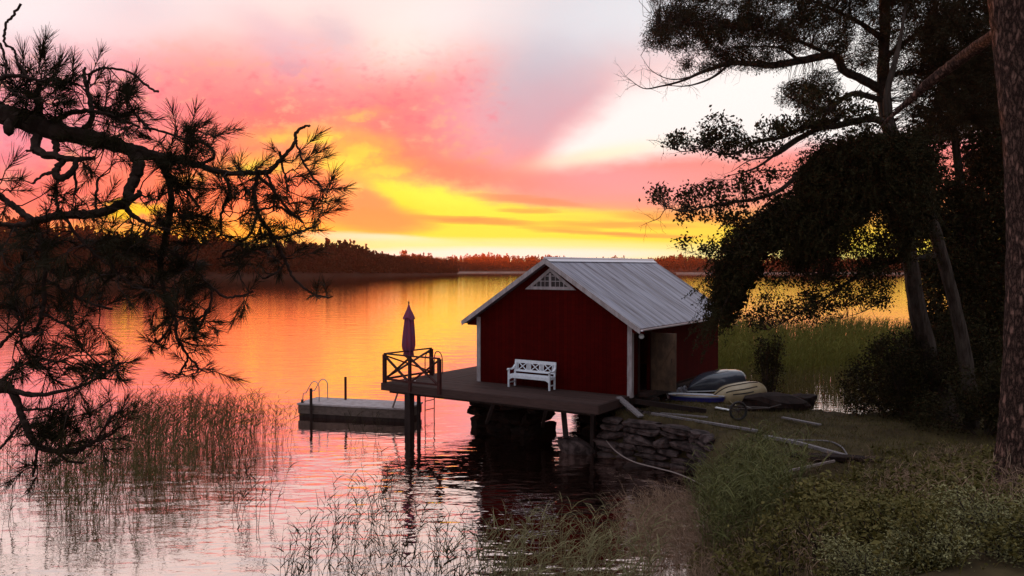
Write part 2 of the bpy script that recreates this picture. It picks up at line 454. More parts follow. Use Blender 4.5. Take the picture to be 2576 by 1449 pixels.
M['reed_field'] = vary(material('reed_bed_green', (0.13, 0.12, 0.022), .8, spec=.1), (0.08, 0.08, 0.014), .12, island=.6)
M['grass_g'] = vary(material('green_grass', (0.155, 0.150, 0.050), .6, spec=.15), (0.045, 0.046, 0.013), 1, island=.7)
M['grass_t'] = vary(material('tan_grass', (0.36, 0.235, 0.16), .7, spec=.2), (0.17, 0.10, 0.06), 1, island=.7)
M['grass_o'] = vary(material('olive_grass', (0.24, 0.205, 0.10), .7, spec=.2), (0.10, 0.085, 0.035), 1, island=.7)
M['lawn'] = vary(material('rough_grass', (0.12, 0.092, 0.038), .8, spec=.1), (0.07, 0.058, 0.018), 1.5, island=.6)
M['ground'] = vary(material('turf_and_soil', (0.085, 0.062, 0.028), .95, spec=.1), (0.04, 0.027, 0.014), 1.2, bump=.6, dist=.05)
M['forest'] = vary(material('far_forest', (0.022, 0.020, 0.010), .9, spec=.05), (0.012, 0.010, 0.006), .05, island=.5)
M['shore'] = vary(material('pale_shore', (0.22, 0.15, 0.12), .9), (0.10, 0.07, 0.05), .1)

def make_pine_bark():
    m = material('pine_bark', (0.17, 0.095, 0.075), .9, spec=.15); nt = m.node_tree; b = nt.nodes['Principled BSDF']
    t = nt.nodes.new('ShaderNodeTexCoord'); mp = nt.nodes.new('ShaderNodeMapping'); mp.inputs['Scale'].default_value = (13, 13, 4.2)
    nt.links.new(t.outputs['Object'], mp.inputs[0])
    wn = nt.nodes.new('ShaderNodeTexNoise'); wn.inputs['Scale'].default_value = 1.3; nt.links.new(mp.outputs[0], wn.inputs[0])
    ad = nt.nodes.new('ShaderNodeVectorMath'); wn.inputs['Detail'].default_value = 5; wn.inputs['Roughness'].default_value = .7; ws = nt.nodes.new('ShaderNodeVectorMath'); ws.operation = 'SCALE'; ws.inputs['Scale'].default_value = 2.2; nt.links.new(wn.outputs[1], ws.inputs[0]); nt.links.new(mp.outputs[0], ad.inputs[0]); nt.links.new(ws.outputs[0], ad.inputs[1])
    vo = nt.nodes.new('ShaderNodeTexVoronoi'); vo.feature = 'DISTANCE_TO_EDGE'; vo.inputs['Scale'].default_value = 1.0
    nt.links.new(ad.outputs[0], vo.inputs['Vector'])
    r = nt.nodes.new('ShaderNodeMapRange'); r.inputs[2].default_value = .30; nt.links.new(vo.outputs[0], r.inputs[0])
    nz = nt.nodes.new('ShaderNodeTexNoise'); nz.inputs['Scale'].default_value = 6; nz.inputs['Detail'].default_value = 6; nt.links.new(t.outputs['Object'], nz.inputs[0])
    m1 = nt.nodes.new('ShaderNodeMix'); m1.data_type = 'RGBA'; nt.links.new(nz.outputs[0], m1.inputs[0])
    m1.inputs[6].default_value = (0.14, 0.064, 0.048, 1); m1.inputs[7].default_value = (0.33, 0.185, 0.145, 1)
    m2 = nt.nodes.new('ShaderNodeMix'); m2.data_type = 'RGBA'; nt.links.new(r.outputs[0], m2.inputs[0])
    m2.inputs[6].default_value = (0.018, 0.010, 0.008, 1); nt.links.new(m1.outputs[2], m2.inputs[7])
    nt.links.new(m2.outputs[2], b.inputs['Base Color'])
    bp = nt.nodes.new('ShaderNodeBump'); bp.inputs['Strength'].default_value = 1; bp.inputs['Distance'].default_value = .05
    nt.links.new(r.outputs[0], bp.inputs['Height']); nt.links.new(bp.outputs[0], b.inputs['Normal'])
    return m
M['pine_bark'] = make_pine_bark()

def siding(m):
    nt = m.node_tree; b = nt.nodes['Principled BSDF']
    t = nt.nodes.new('ShaderNodeTexCoord'); s = nt.nodes.new('ShaderNodeSeparateXYZ'); nt.links.new(t.outputs['Object'], s.inputs[0])
    a = nt.nodes.new('ShaderNodeMath'); nt.links.new(s.outputs[0], a.inputs[0]); nt.links.new(s.outputs[1], a.inputs[1])
    f = nt.nodes.new('ShaderNodeMath'); f.operation = 'PINGPONG'; nt.links.new(a.outputs[0], f.inputs[0]); f.inputs[1].default_value = .075
    r = nt.nodes.new('ShaderNodeMapRange'); nt.links.new(f.outputs[0], r.inputs[0]); r.inputs[1].default_value = 0; r.inputs[2].default_value = .012; r.inputs[3].default_value = .45; r.inputs[4].default_value = 1
    fl = nt.nodes.new('ShaderNodeMath'); fl.operation = 'SNAP'; nt.links.new(a.outputs[0], fl.inputs[0]); fl.inputs[1].default_value = .15
    wn = nt.nodes.new('ShaderNodeTexWhiteNoise'); wn.noise_dimensions = '1D'; nt.links.new(fl.outputs[0], wn.inputs['W'])
    w2 = nt.nodes.new('ShaderNodeMapRange'); nt.links.new(wn.outputs[0], w2.inputs[0]); w2.inputs[3].default_value = .84; w2.inputs[4].default_value = 1.12
    k = nt.nodes.new('ShaderNodeMath'); k.operation = 'MULTIPLY'; nt.links.new(r.outputs[0], k.inputs[0]); nt.links.new(w2.outputs[0], k.inputs[1])
    sc = nt.nodes.new('ShaderNodeVectorMath'); sc.operation = 'SCALE'
    src = b.inputs['Base Color'].links[0].from_socket
    nt.links.new(src, sc.inputs[0]); nt.links.new(k.outputs[0], sc.inputs['Scale']); nt.links.new(sc.outputs[0], b.inputs['Base Color'])
siding(M['wall'])

def make_water():
    m = bpy.data.materials.new('lake_water'); m.use_nodes = True; nt = m.node_tree; nt.nodes.clear()
    g = nt.nodes.new('ShaderNodeNewGeometry')
    def nz(scale, stretch, rot, detail=3):
        mp = nt.nodes.new('ShaderNodeMapping'); mp.inputs['Scale'].default_value = stretch; mp.inputs['Rotation'].default_value = (0, 0, R(rot))
        nt.links.new(g.outputs['Position'], mp.inputs[0])
        n = nt.nodes.new('ShaderNodeTexNoise'); n.inputs['Scale'].default_value = scale; n.inputs['Detail'].default_value = detail
        n.inputs['Roughness'].default_value = .5
        nt.links.new(mp.outputs[0], n.inputs[0]); return n.outputs[0]
    def mul(a, k):
        q = nt.nodes.new('ShaderNodeMath'); q.operation = 'MULTIPLY'; nt.links.new(a, q.inputs[0]); q.inputs[1].default_value = k; return q.outputs[0]
    def addn(a, b_):
        q = nt.nodes.new('ShaderNodeMath'); nt.links.new(a, q.inputs[0]); nt.links.new(b_, q.inputs[1]); return q.outputs[0]
    h = addn(addn(mul(nz(1.0, (.8, 2.2, 1), -28), 0.012), mul(nz(3.4, (.7, 1.5, 1), -15), 0.0035)), mul(nz(0.35, (1, 1.6, 1), 20, 2), 0.022))
    # livelier wavelets in the sheltered water round the deck and the reeds
    def gauss(cx, cy, r):
        d_ = nt.nodes.new('ShaderNodeVectorMath'); d_.operation = 'DISTANCE'; nt.links.new(g.outputs['Position'], d_.inputs[0]); d_.inputs[1].default_value = (cx, cy, 0)
        e_ = nt.nodes.new('ShaderNodeMapRange'); e_.interpolation_type = 'SMOOTHSTEP'; nt.links.new(d_.outputs['Value'], e_.inputs[0]); e_.inputs[1].default_value = r; e_.inputs[2].default_value = r * .3; e_.inputs[3].default_value = 0; e_.inputs[4].default_value = 1
        return e_.outputs[0]
    def mulv(a, b_):
        q = nt.nodes.new('ShaderNodeMath'); q.operation = 'MULTIPLY'; nt.links.new(a, q.inputs[0]); nt.links.new(b_, q.inputs[1]); return q.outputs[0]
    near = addn(gauss(-2.5, 20, 13), mul(gauss(1, 21, 7), .8))
    h = addn(h, mulv(near, addn(mul(nz(1.5, (.6, 1.5, 1), -38, 2), .020), mul(nz(4.0, (.8, 1.2, 1), 25, 2), .0045))))
    bp = nt.nodes.new('ShaderNodeBump'); bp.inputs['Strength'].default_value = 1.0; bp.inputs['Distance'].default_value = 1.0
    nt.links.new(h, bp.inputs['Height'])
    gl = nt.nodes.new('ShaderNodeBsdfGlossy'); gl.inputs['Roughness'].default_value = .02; gl.inputs['Color'].default_value = (1.0, .87, .81, 1)
    nt.links.new(bp.outputs[0], gl.inputs['Normal'])
    df = nt.nodes.new('ShaderNodeBsdfDiffuse'); df.inputs['Color'].default_value = (0.010, 0.004, 0.003, 1)
    lw = nt.nodes.new('ShaderNodeFresnel'); lw.inputs['IOR'].default_value = 2.4
    nt.links.new(bp.outputs[0], lw.inputs['Normal'])
    mr = nt.nodes.new('ShaderNodeMapRange'); mr.inputs[1].default_value = 0; mr.inputs[2].default_value = .45; mr.inputs[3].default_value = .55; mr.inputs[4].default_value = 1.0
    nt.links.new(lw.outputs[0], mr.inputs[0])
    mx = nt.nodes.new('ShaderNodeMixShader')
    nt.links.new(mr.outputs[0], mx.inputs[0]); nt.links.new(df.outputs[0], mx.inputs[1]); nt.links.new(gl.outputs[0], mx.inputs[2])
    o = nt.nodes.new('ShaderNodeOutputMaterial'); nt.links.new(mx.outputs[0], o.inputs[0])
    return m
M['water'] = make_water()

# ------------------------------------------------------------------ water and land
LAND = np.array([(-40, -20), (-16, 2), (-7, 7), (-2, 10.2), (1.2, 12.3), (3.2, 14.6), (3.7, 16.6), (4.4, 18.2), (5.0, 20.2), (5.2, 22.6), (5.3, 23.3), (4.2, 24.2), (2.75, 25.2), (3.3, 26.6), (5.4, 29.8), (7.4, 31.0),
                 (8.7, 30.4), (9.8, 28.6), (10.4, 26.8), (11.5, 25.9), (12.8, 25.9), (14.2, 27.2), (16.0, 30.6), (20, 37), (34, 44), (80, 60), (140, 60), (140, -20)], float)
def land_depth(x, y):
    """distance to the water's edge, positive on land"""
    p = np.stack([np.ravel(x), np.ravel(y)], -1); best = np.full(len(p), 1e9); ins = np.zeros(len(p), bool)
    for a, b in zip(LAND, np.roll(LAND, -1, 0)):
        ab = b - a; t = np.clip(((p - a) @ ab) / (ab @ ab), 0, 1)
        best = np.minimum(best, np.hypot(*(p - a - t[:, None] * ab).T))
        c = (a[1] > p[:, 1]) != (b[1] > p[:, 1])
        with np.errstate(all='ignore'):
            ins ^= c & (p[:, 0] < (b[0] - a[0]) * (p[:, 1] - a[1]) / (b[1] - a[1]) + a[0])
    return np.where(ins, best, -best).reshape(np.shape(x))
def bumps(x, y):
    return 0.06 * np.sin(1.7 * x + .6 * y) * np.sin(1.3 * y - .4 * x + 1) + .035 * np.sin(4.1 * x + 2) * np.sin(3.7 * y + x)
def ground_z(x, y):
    x, y = np.asarray(x, float), np.asarray(y, float)
    d = land_depth(x, y)
    top = 1.22 + 0.165 * np.maximum(0, 18.5 - y) + .05 * np.maximum(0, x - 12) + bumps(x, y)
    quay = 1 / (1 + np.exp(-(y - 20.8) * 2.2)) * (1 / (1 + np.exp((y - 28) * 1.2)))
    bay = 1 / (1 + np.exp(-(x - 9.2) * 3)) * (1 / (1 + np.exp(-(y - 22.5) * 2))) * (1 / (1 + np.exp((x - 15) * 2)))
    slope = 0.55 + 2.6 * quay + 1.2 * bay
    dip = np.exp(-(((x - 7.2) / 2.0) ** 2 + ((y - 18.3) / 1.3) ** 2)) * 0.95      # hollow under the second wall
    z = np.minimum(top - dip, slope * d - 0.02)
    return np.maximum(z, -1.2)
w = MB(); w.add([(-3000, -60, 0), (3000, -60, 0), (3000, 4000, 0), (-3000, 4000, 0)], [[0, 1, 2, 3]])
w.build('lake', M['water'], kind='structure')
gx = np.concatenate([np.arange(-40, -6, 2.0), np.arange(-6, 20, .3), np.arange(20, 141, 3.0)])
gy = np.concatenate([np.arange(-20, 6, 1.5), np.arange(6, 36, .3), np.arange(36, 61, 1.5)])
GX, GY = np.meshgrid(gx, gy)
gm = MB(); nx = len(gx)
i = (np.arange(len(gy) - 1)[:, None] * nx + np.arange(nx - 1)[None]).ravel()
gm.add(np.stack([GX, GY, ground_z(GX, GY)], -1), np.stack([i, i + 1, i + nx + 1, i + nx], -1))
gm.build('ground', M['ground'], smooth=True, kind='structure')
lb = MB(); lb.add([(-3000, -80, -1.6), (3000, -80, -1.6), (3000, 4000, -1.6), (-3000, 4000, -1.6)], [[0, 1, 2, 3]])
lb.build('lake_bed', M['ground'], kind='structure')

# ------------------------------------------------------------------ far shores and their woods
def shore(name, pts, back, hz):
    """a low wooded rise: pts = (px, distance of the waterline, height of the rise)"""
    p = catmull(pts, 8); m = MB()
    X = (p[:, 0] - CX) / F * p[:, 1]
    rows = [np.stack([X, p[:, 1], p[:, 1] * 0 - .3], -1), np.stack([X, p[:, 1] + 4, p[:, 1] * 0 + .9], -1)]
    for t in (.15, .4, .7, 1.0):
        rows.append(np.stack([X * (1 + back * t / p[:, 1]), p[:, 1] + back * t, p[:, 2] * t ** .8 + .8], -1))
    rows.append(np.stack([X * (1 + back * 3 / p[:, 1]), p[:, 1] + back * 3, p[:, 2] * 0 - 1], -1))
    k = len(p); v = np.concatenate(rows)
    i = (np.arange(len(rows) - 1)[:, None] * k + np.arange(k - 1)[None]).ravel()
    m.add(v, np.stack([i, i + 1, i + k + 1, i + k], -1))
    m.build(name, M['shore_wood'], kind='structure', smooth=True)
    return p
M['shore_wood'] = vary(material('forest_floor', (0.016, 0.011, 0.007), .95, spec=.05), (0.03, 0.02, 0.014), .08)
def wood(name, p, back, hmin, hmax, n, rise, edge=.06):
    """conifers standing on the rise, each a column of small leaf faces round a stem"""
    m = MB()
    t = rng.uniform(0, 1, n); q = rng.uniform(edge, 1, n) ** .8
    ix = np.interp(t, np.linspace(0, 1, len(p)), np.arange(len(p))); k = np.arange(len(p))
    px, d, rz = (np.interp(ix, k, p[:, j]) for j in range(3))
    X = (px - CX) / F * d * (1 + back * q / d); Y = d + back * q; Z = rz * q ** .8 + .6
    H = (hmin + (hmax - hmin) * (.5 + .35 * np.sin(px / 37.0) * np.sin(px / 91.0 + 1) + .3 * rng.uniform(-1, 1, n))) * (1 + .25 * (rng.random(n) < .06)); pine = rng.random(n) < .28
    per = 60
    u = rng.uniform(0, 1, (n, per)); 
    rad = np.where(pine[:, None], .27 * np.sin(np.pi * np.clip((u - .15) / .85, 0.02, 1)) ** .6 * (u > .2) + .012, .20 * (1 - u) ** .9 + .01) * H[:, None]
    th = rng.uniform(0, 2 * np.pi, (n, per)); rr = rad * rng.uniform(.35, 1, (n, per))
    c = np.stack([X[:, None] + np.cos(th) * rr, Y[:, None] + np.sin(th) * rr, Z[:, None] + u * H[:, None]], -1).reshape(-1, 3)
    leaves(m, c, (np.repeat(H, per) * .15 * rng.uniform(.4, 1.3, n * per)), .8)
    prisms(m, np.stack([X, Y, Z - 1], -1), np.stack([X, Y, Z + H], -1), H * .02, H * .003)
    m.build(name, M['forest'], label='dark conifer wood along the far shore of the lake' if 'far' in name else 'tall dark wood on the near headland across the water', category='forest', kind='stuff')
pL = shore('headland', [(-500, 330, 16), (-200, 335, 17), (60, 345, 17.5), (300, 360, 14), (480, 380, 11), (640, 410, 10), (760, 450, 10), (860, 500, 9), (960, 540, 6), (1060, 590, 3), (1150, 660, 1)], 60, 0)
wood('headland_wood', pL[:len(pL)], 60, 7, 13.5, 2600, 0)
pR = shore('far_shore', [(900, 830, 10), (1040, 830, 10), (1200, 850, 10), (1350, 840, 11), (1480, 840, 8), (1600, 830, 6), (1720, 760, 9), (1900, 720, 9), (2100, 700, 8), (2300, 700, 8), (2700, 680, 9), (3100, 650, 9)], 90, 0)
wood('far_shore_wood', pR, 90, 5, 10.5, 3400, 0)
bs = MB()
for a, b_, dd in ((1090, 1330, 818), (1700, 2300, 688)):
    q = np.array([(x, dd + 6 * math.sin(x / 50)) for x in np.linspace(a, b_, 14)])
    X = (q[:, 0] - CX) / F * q[:, 1]
    v = np.concatenate([np.stack([X, q[:, 1] - 5, 0 * X - .1], -1), np.stack([X, q[:, 1] + 2, 0 * X + 1.1], -1), np.stack([X, q[:, 1] + 16, 0 * X + 1.3], -1)])
    i = np.concatenate([np.arange(13), np.arange(13) + 14])
    bs.add(v, np.stack([i, i + 1, i + 15, i + 14], -1))
bs.build('beach', M['shore'], kind='structure')

# ------------------------------------------------------------------ the boathouse
ZD = 1.70                                   # deck level
ORG = Vector((3.89, 26.10, ZD)); RZ = math.atan2(-.552, .834)
LW = Matrix.Translation(ORG) @ Matrix.Rotation(RZ, 4, 'Z')
def L(u, v, w=0.0): return np.array(LW @ Vector((u, v, w)))
def toL(p): return np.array(LW.inverted() @ Vector(p))
house = thing('boathouse', ORG, RZ, label='dark red wooden boathouse with a grey metal roof standing over the water', category='boathouse')
W, D = 6.16, 8.36
EAVE, RIDGE, SL = 2.40, 4.36, (4.36 - 2.40) / 3.08      # underside of the roof at the wall and at the ridge
wl = MB(); T = .12
def gable(v0, v1):
    pr = [(-W, 0), (0, 0), (0, EAVE), (-W / 2, RIDGE), (-W, EAVE)]
    wl.ngon([(u, v0, z) for u, z in pr] + [(u, v1, z) for u, z in pr], [[0, 1, 2, 3, 4], [9, 8, 7, 6, 5]] + [[i, 5 + i, 5 + (i + 1) % 5, (i + 1) % 5] for i in range(5)])
gable(0, T); gable(D - T, D)
wl.box((-W + .002, T, 0), (-W + T, D - T, EAVE))
DV0, DV1, DH = .56, 1.47, 2.0
wl.box((-T, T, 0), (-.002, DV0, EAVE)); wl.box((-T, DV1, 0), (-.002, D - T, EAVE)); wl.box((-T, DV0, DH), (-.002, DV1, EAVE))
wl.build('wall', M['wall'], house)
fl = MB(); fl.box((-W + .1, .1, -.10), (-.1, D - .1, .015)); fl.build('floor', M['deck'], house)
# roof: two ribbed sheets
OH, OV = .46, .36
rf = MB()
for sgn in (-1, 1):
    cu = -W / 2
    prof = []                                             # ribs along the sheet
    v = -OV
    while v < D + OV - .01:
        for dv, dz in ((0, 0), (.52, 0), (.535, .011), (.565, .011), (.58, 0)):
            if v + dv <= D + OV: prof.append((v + dv, dz))
        v += .60
    prof = np.array(prof)
    up = np.stack([np.full(len(prof), cu + sgn * .0), prof[:, 0], RIDGE + .13 + prof[:, 1]], -1)
    e = W / 2 + OH
    dn = np.stack([np.full(len(prof), cu + sgn * e), prof[:, 0], RIDGE + .13 - SL * e + prof[:, 1]], -1)
    k = len(prof); i = np.arange(k - 1)
    rf.add(np.concatenate([up, dn]), np.stack([i, i + 1, i + k + 1, i + k], -1)[:, ::sgn])
    # board deck below the sheet
    z0 = RIDGE + .01
    rf.ngon([(cu, -OV + .03, z0), (cu + sgn * (e - .02), -OV + .03, z0 - SL * (e - .02)), (cu + sgn * (e - .02), -OV + .03, z0 - SL * (e - .02) + .115), (cu, -OV + .03, z0 + .115),
             (cu, D + OV - .03, z0), (cu + sgn * (e - .02), D + OV - .03, z0 - SL * (e - .02)), (cu + sgn * (e - .02), D + OV - .03, z0 - SL * (e - .02) + .115), (cu, D + OV - .03, z0 + .115)],
            [[0, 1, 2, 3], [7, 6, 5, 4], [0, 4, 5, 1], [1, 5, 6, 2], [3, 2, 6, 7]])
roof = rf.build('roof', M['roof'], house)
rc = MB()
rc.tube([(-W / 2, -OV - .02, RIDGE + .14), (-W / 2, D + OV + .02, RIDGE + .14)], .055, 8)
for sgn in (-1, 1):
    a = np.array([-W / 2, 0, RIDGE + .165]); b = a + np.array([sgn * .2, 0, -SL * .2])
    rc.add([(a[0], -OV - .01, a[2]), (b[0], -OV - .01, b[2]), (b[0], D + OV + .01, b[2]), (a[0], D + OV + .01, a[2])], [[0, 1, 2, 3][::sgn]])
rc.build('ridge_cap', M['ridge'], roof)
for sgn, nm in ((-1, 'l'), (1, 'r')):
    for v0 in (-OV - .03, D + OV + .002):
        bb = MB(); e = W / 2 + OH + .01; cu = -W / 2; z = RIDGE + .13
        pr = [(cu, z - .17), (cu + sgn * e, z - .17 - SL * e), (cu + sgn * e, z - SL * e + .012), (cu, z + .012)]
        bb.ngon([(u, v0, q) for u, q in pr] + [(u, v0 + .028, q) for u, q in pr], [[0, 1, 2, 3], [7, 6, 5, 4], [0, 4, 5, 1], [1, 5, 6, 2], [2, 6, 7, 3]])
        bb.build('barge_board', M['trim'], house)
for sgn in (-1, 1):
    g = MB(); e = W / 2 + OH + .05; zz = RIDGE + .13 - SL * e - .005
    th = np.linspace(np.pi, 2 * np.pi, 7); vs = []
    for v in (-OV + .02, D + OV - .02): vs.append(np.stack([-W / 2 + sgn * e + .05 * np.cos(th), 0 * th + v, zz + .05 * np.sin(th)], -1))
    i = np.arange(6); g.add(np.concatenate(vs), np.stack([i, i + 1, i + 8, i + 7], -1))
    g.build('gutter', M['ridge'], house)
for u, s in ((-W, 1), (0, -1)):
    c = MB(); x0, x1 = sorted((u - s * .03, u + s * .13))
    c.box((x0, -.045, -.06), (x1, -.016, EAVE - .03))
    y0, y1 = sorted((u - s * .03, u))
    c.box((y0, -.016, -.06), (y1 - .0, .12, EAVE - .03))
    c.build('corner_board', M['trim'], house)
# soffit boards closing the eave at the gable corners
sf = MB()
for s, u in ((-1, -W), (1, 0)):
    sf.ngon([(u, -.03, EAVE - .02), (u + s * OH, -.03, EAVE - SL * OH + .02), (u + s * OH, D, EAVE - SL * OH + .02), (u, D, EAVE - .02), (u + s * OH, -.03, EAVE - SL * OH - .04), (u, -.03, EAVE - SL * OH - .04)], [[0, 1, 2, 3], [0, 5, 4, 1]])
sf.build('soffit', M['wall'], house)
# triangular gable window
win = MB(); wc, wb, wh, ww = -W / 2 + .02, 3.42, .76, 1.02
def tri_frame(mb, b, h, hw, t, y0, y1):
    k = hw / h; tt = t * math.sqrt(1 + k * k) / k
    o = [(-hw, b), (hw, b), (0, b + h)]
    ih = h - t - tt; ihw = ih * k
    i_ = [(-ihw, b + t), (ihw, b + t), (0, b + t + ih)]
    v = [(wc + x, y, z) for y in (y0, y1) for x, z in o + i_]
    mb.ngon(v, [[0, 1, 4, 3], [1, 2, 5, 4], [2, 0, 3, 5], [7, 6, 9, 10], [8, 7, 10, 11], [6, 8, 11, 9], [0, 6, 7, 1], [1, 7, 8, 2], [2, 8, 6, 0], [3, 4, 10, 9], [4, 5, 11, 10], [5, 3, 9, 11]])
    return ih, ihw, b + t
ih, ihw, ib = tri_frame(win, wb, wh, ww, .105, -.055, -.015)
window = win.build('gable_window', M['trim'], house)
pn = MB(); pn.ngon([(wc - ihw - .01, -.022, ib - .01), (wc + ihw + .01, -.022, ib - .01), (wc, -.022, ib + ih + .01)], [[0, 1, 2]]); pn.build('pane', M['glass'], window)
mu = MB()
mu.box((wc - .045, -.05, ib), (wc + .045, -.026, ib + ih - .06))
for f_ in (.36, .70):
    hw = ihw * (1 - f_); mu.box((wc - hw, -.042, ib + ih * f_ - .014), (wc - .046, -.028, ib + ih * f_ + .014)); mu.box((wc + .046, -.042, ib + ih * f_ - .014), (wc + hw, -.028, ib + ih * f_ + .014))
for s in (-1, 1):
    for k in (1, 2, 3):
        x = s * (.045 + k * .165)
        hh = ih * (1 - abs(x) / ihw)
        if hh > .03: mu.box((wc + x - .012, -.041, ib), (wc + x + .012, -.0285, ib + hh))
mu.build('glazing_bar', M['trim'], window)
# doorway, door leaf standing open, globe lamp
fr = MB()
fr.box((.013, DV0 - .10, -.05), (.04, DV0, DH + .10)); fr.box((.013, DV1, -.05), (.04, DV1 + .08, DH + .10)); fr.box((.013, DV0 + .001, DH), (.04, DV1 - .001, DH + .10))
fr.build('door_frame', M['tar'], house)
dl = MB(); dl.box((.05, DV1 - .02, .03), (.93, DV1 + .025, DH - .02)); door = dl.build('door', M['tan_ply'], house, label='bare plywood door leaf standing open')
db = MB()
for z in (.30, 1.65): db.box((.09, DV1 - .045, z), (.89, DV1 - .021, z + .11))
db.bar((.12, DV1 - .034, .43), (.86, DV1 - .034, 1.63), .10, .022, (0, 1, 0)); db.box((.93, DV1 - .022, .03), (.945, DV1 + .027, DH - .02)); db.build('door_brace', M['tan_ply'], door)
hd = MB(); hd.tube([(.82, DV1 - .05, 1.0), (.82, DV1 - .09, 1.0), (.82, DV1 - .09, 1.12), (.82, DV1 - .05, 1.12)], .012, 6); hd.build('handle', M['rust'], door)
sb = MB(); sb.box((-.06, DV0 + .003, -.10), (.24, DV1 - .003, .008)); sb.build('doorstep', M['deck'], house)
lamp = thing('wall_lamp', L(.0, .33, 2.03), RZ, label='round white globe lamp on the wall above the doorway corner', category='lamp')
sp_ = MB(); sp_.lathe([(max(.001, .088 * math.sin(a)), -.088 * math.cos(a)) for a in np.linspace(0, np.pi, 13)], 20, (.20, 0, -.10)); sp_.build('globe', M['globe'], lamp, smooth=True)
ar = MB(); ar.box((.002, -.04, -.02), (.03, .04, .08)); ar.tube(catmull([(.03, 0, .04), (.10, 0, .07), (.20, 0, .05), (.20, 0, -.01)], 4), .014, 8); ar.build('bracket', M['rust'], lamp)

# foundation under the house: rough stone piers and a timber sill
def rocks(mb, c, size, seed=0, n=2, jag=.16):
    """a rough block: subdivided box pushed about"""
    g = np.random.default_rng(seed); N = 5
    pts = {}; faces = []; vs = []
    def vid(p):
        k = tuple(np.round(p, 4))
        if k not in pts: pts[k] = len(vs); vs.append(np.array(p, float))
        return pts[k]
    L_ = np.linspace(-.5, .5, N)
    for ax in range(3):
        for s in (-.5, .5):
            for i in range(N - 1):
                for j in range(N - 1):
                    q = []
                    for a, b in ((i, j), (i + 1, j), (i + 1, j + 1), (i, j + 1)):
                        p = [0, 0, 0]; p[ax] = s; p[(ax + 1) % 3] = L_[a]; p[(ax + 2) % 3] = L_[b]; q.append(vid(p))
                    faces.append(q if s > 0 else q[::-1])
    v = np.array(vs); r = np.linalg.norm(v, axis=1, keepdims=True)
    v = v * (1 - .16 * np.clip(r - .52, 0, 1) / .35)                 # knock the corners off
    ph = g.uniform(0, 6, (4, 3)); fr_ = g.uniform(3, 9, (4, 3))
    v = v + jag * .25 * sum(np.sin(v[:, [1, 2, 0]] * f_ + p_) for f_, p_ in zip(fr_, ph)) / 2 + g.uniform(-.055, .055, v.shape)
    for _ in range(5):                                                # broken flat faces
        nn = unit(g.normal(size=3) * [1, 1, .8]); dd = v @ nn; lim = g.uniform(.36, .50); v = v - np.outer(np.maximum(dd - lim, 0), nn)
    sk_ = g.uniform(-.18, .18, 2); v[:, 2] += v[:, 0] * sk_[0]; v[:, 0] += v[:, 2] * sk_[1]
    a = g.uniform(-.12, .12)
    v = v * np.asarray(size); c_, s_ = math.cos(a), math.sin(a)
    v = v @ np.array([[c_, s_, 0], [-s_, c_, 0], [0, 0, 1]]) + np.asarray(c)
    mb.add(v, faces)
k = 0
def pier(u0, u1, v0, v1, z1=-.28):
    global k
    fd = MB(); z = -ZD - .5
    while z < z1:
        h = min(.42, z1 - z + .05); u = u0
        while u < u1 - .1:
            w_ = min(rng.uniform(.5, .95), u1 - u + .05)
            rocks(fd, (u + w_ / 2, (v0 + v1) / 2 + rng.uniform(-.06, .06), z + h / 2), (w_ * 1.02, (v1 - v0) * rng.uniform(.92, 1.06), h * 1.04), 100 + k); k += 1
            u += w_
        z += h
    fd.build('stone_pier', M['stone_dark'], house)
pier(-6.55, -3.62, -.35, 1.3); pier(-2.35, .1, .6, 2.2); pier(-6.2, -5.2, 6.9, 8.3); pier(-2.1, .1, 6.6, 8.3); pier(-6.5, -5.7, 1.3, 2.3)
sl_ = MB()
for v in (.12, D / 2, D - .15): sl_.box((-W + .02, v - .12, -.30), (-.02, v + .12, -.105))
for u in (-W + .13, -.13): sl_.box((u - .1, .25, -.302), (u + .1, D - .28, -.107))
sl_.build('sill_beam', M['tar'], house)

# ------------------------------------------------------------------ deck
deck = thing('deck', ORG, RZ, label='weathered plank deck wrapping the boathouse front over the water', category='deck')
U0, V0, UL = -8.82, -2.18, -6.20
pk = MB(); n = 15; bw = (-.02 - V0) / n
for j in range(n):
    v = V0 + j * bw
    u = U0
    while u < -.13:
        e = min(u + rng.uniform(3.0, 4.4), -.12)
        if -.12 - e < .6: e = -.12
        pk.box((u + .003, v + .005, -.045 + rng.uniform(-.003, .003)), (e - .003, v + bw - .005, rng.uniform(-.004, .004)))
        u = e
nb = 18; bw2 = (UL - U0) / nb
for j in range(nb):
    pk.box((U0 + j * bw2 + .005, -.012, -.045), (U0 + (j + 1) * bw2 - .005, 6.2, rng.uniform(-.004, .004)))
pk.build('plank', M['deck'], deck)
bm_ = MB()
bm_.box((U0 - .03, V0 - .07, -.27), (-.10, V0 - .006, -.004)); bm_.box((U0 - .07, V0 - .07, -.27), (U0 - .031, 6.22, -.006)); bm_.box((-.10, V0 - .07, -.27), (-.04, -.06, -.005))
bm_.build('fascia', M['deck'], deck)
js = MB()
for u in np.arange(U0 + .3, -.3, .8): js.box((u - .04, V0 + .02, -.24), (u + .04, -.05 if u > UL else 6.1, -.05))
js.box((U0 + .05, V0 + .25, -.40), (-.3, V0 + .42, -.245)); js.build('joist', M['tar'], deck)
def deck_post(u, v, z0, r, name='post', lean=(0, 0)):
    p = MB(); p.bar((u, v, -.25), (u + lean[0], v + lean[1], z0 - ZD), r); return p.build(name, M['tar'], deck)
deck_post(-7.70, V0 + .12, -1.2, .25)
deck_post(-7.42, V0 + .3, -1.2, .10)
q = toL(at(1416, 1040, 25.8)); q2 = toL(on(1424, 1103, .47)); deck_post(q[0], q[1], .47, .15, lean=(q2[0] - q[0], q2[1] - q[1]))
q = toL(on(1491, 1139, 0)); deck_post(q[0], q[1], -.6, .13)
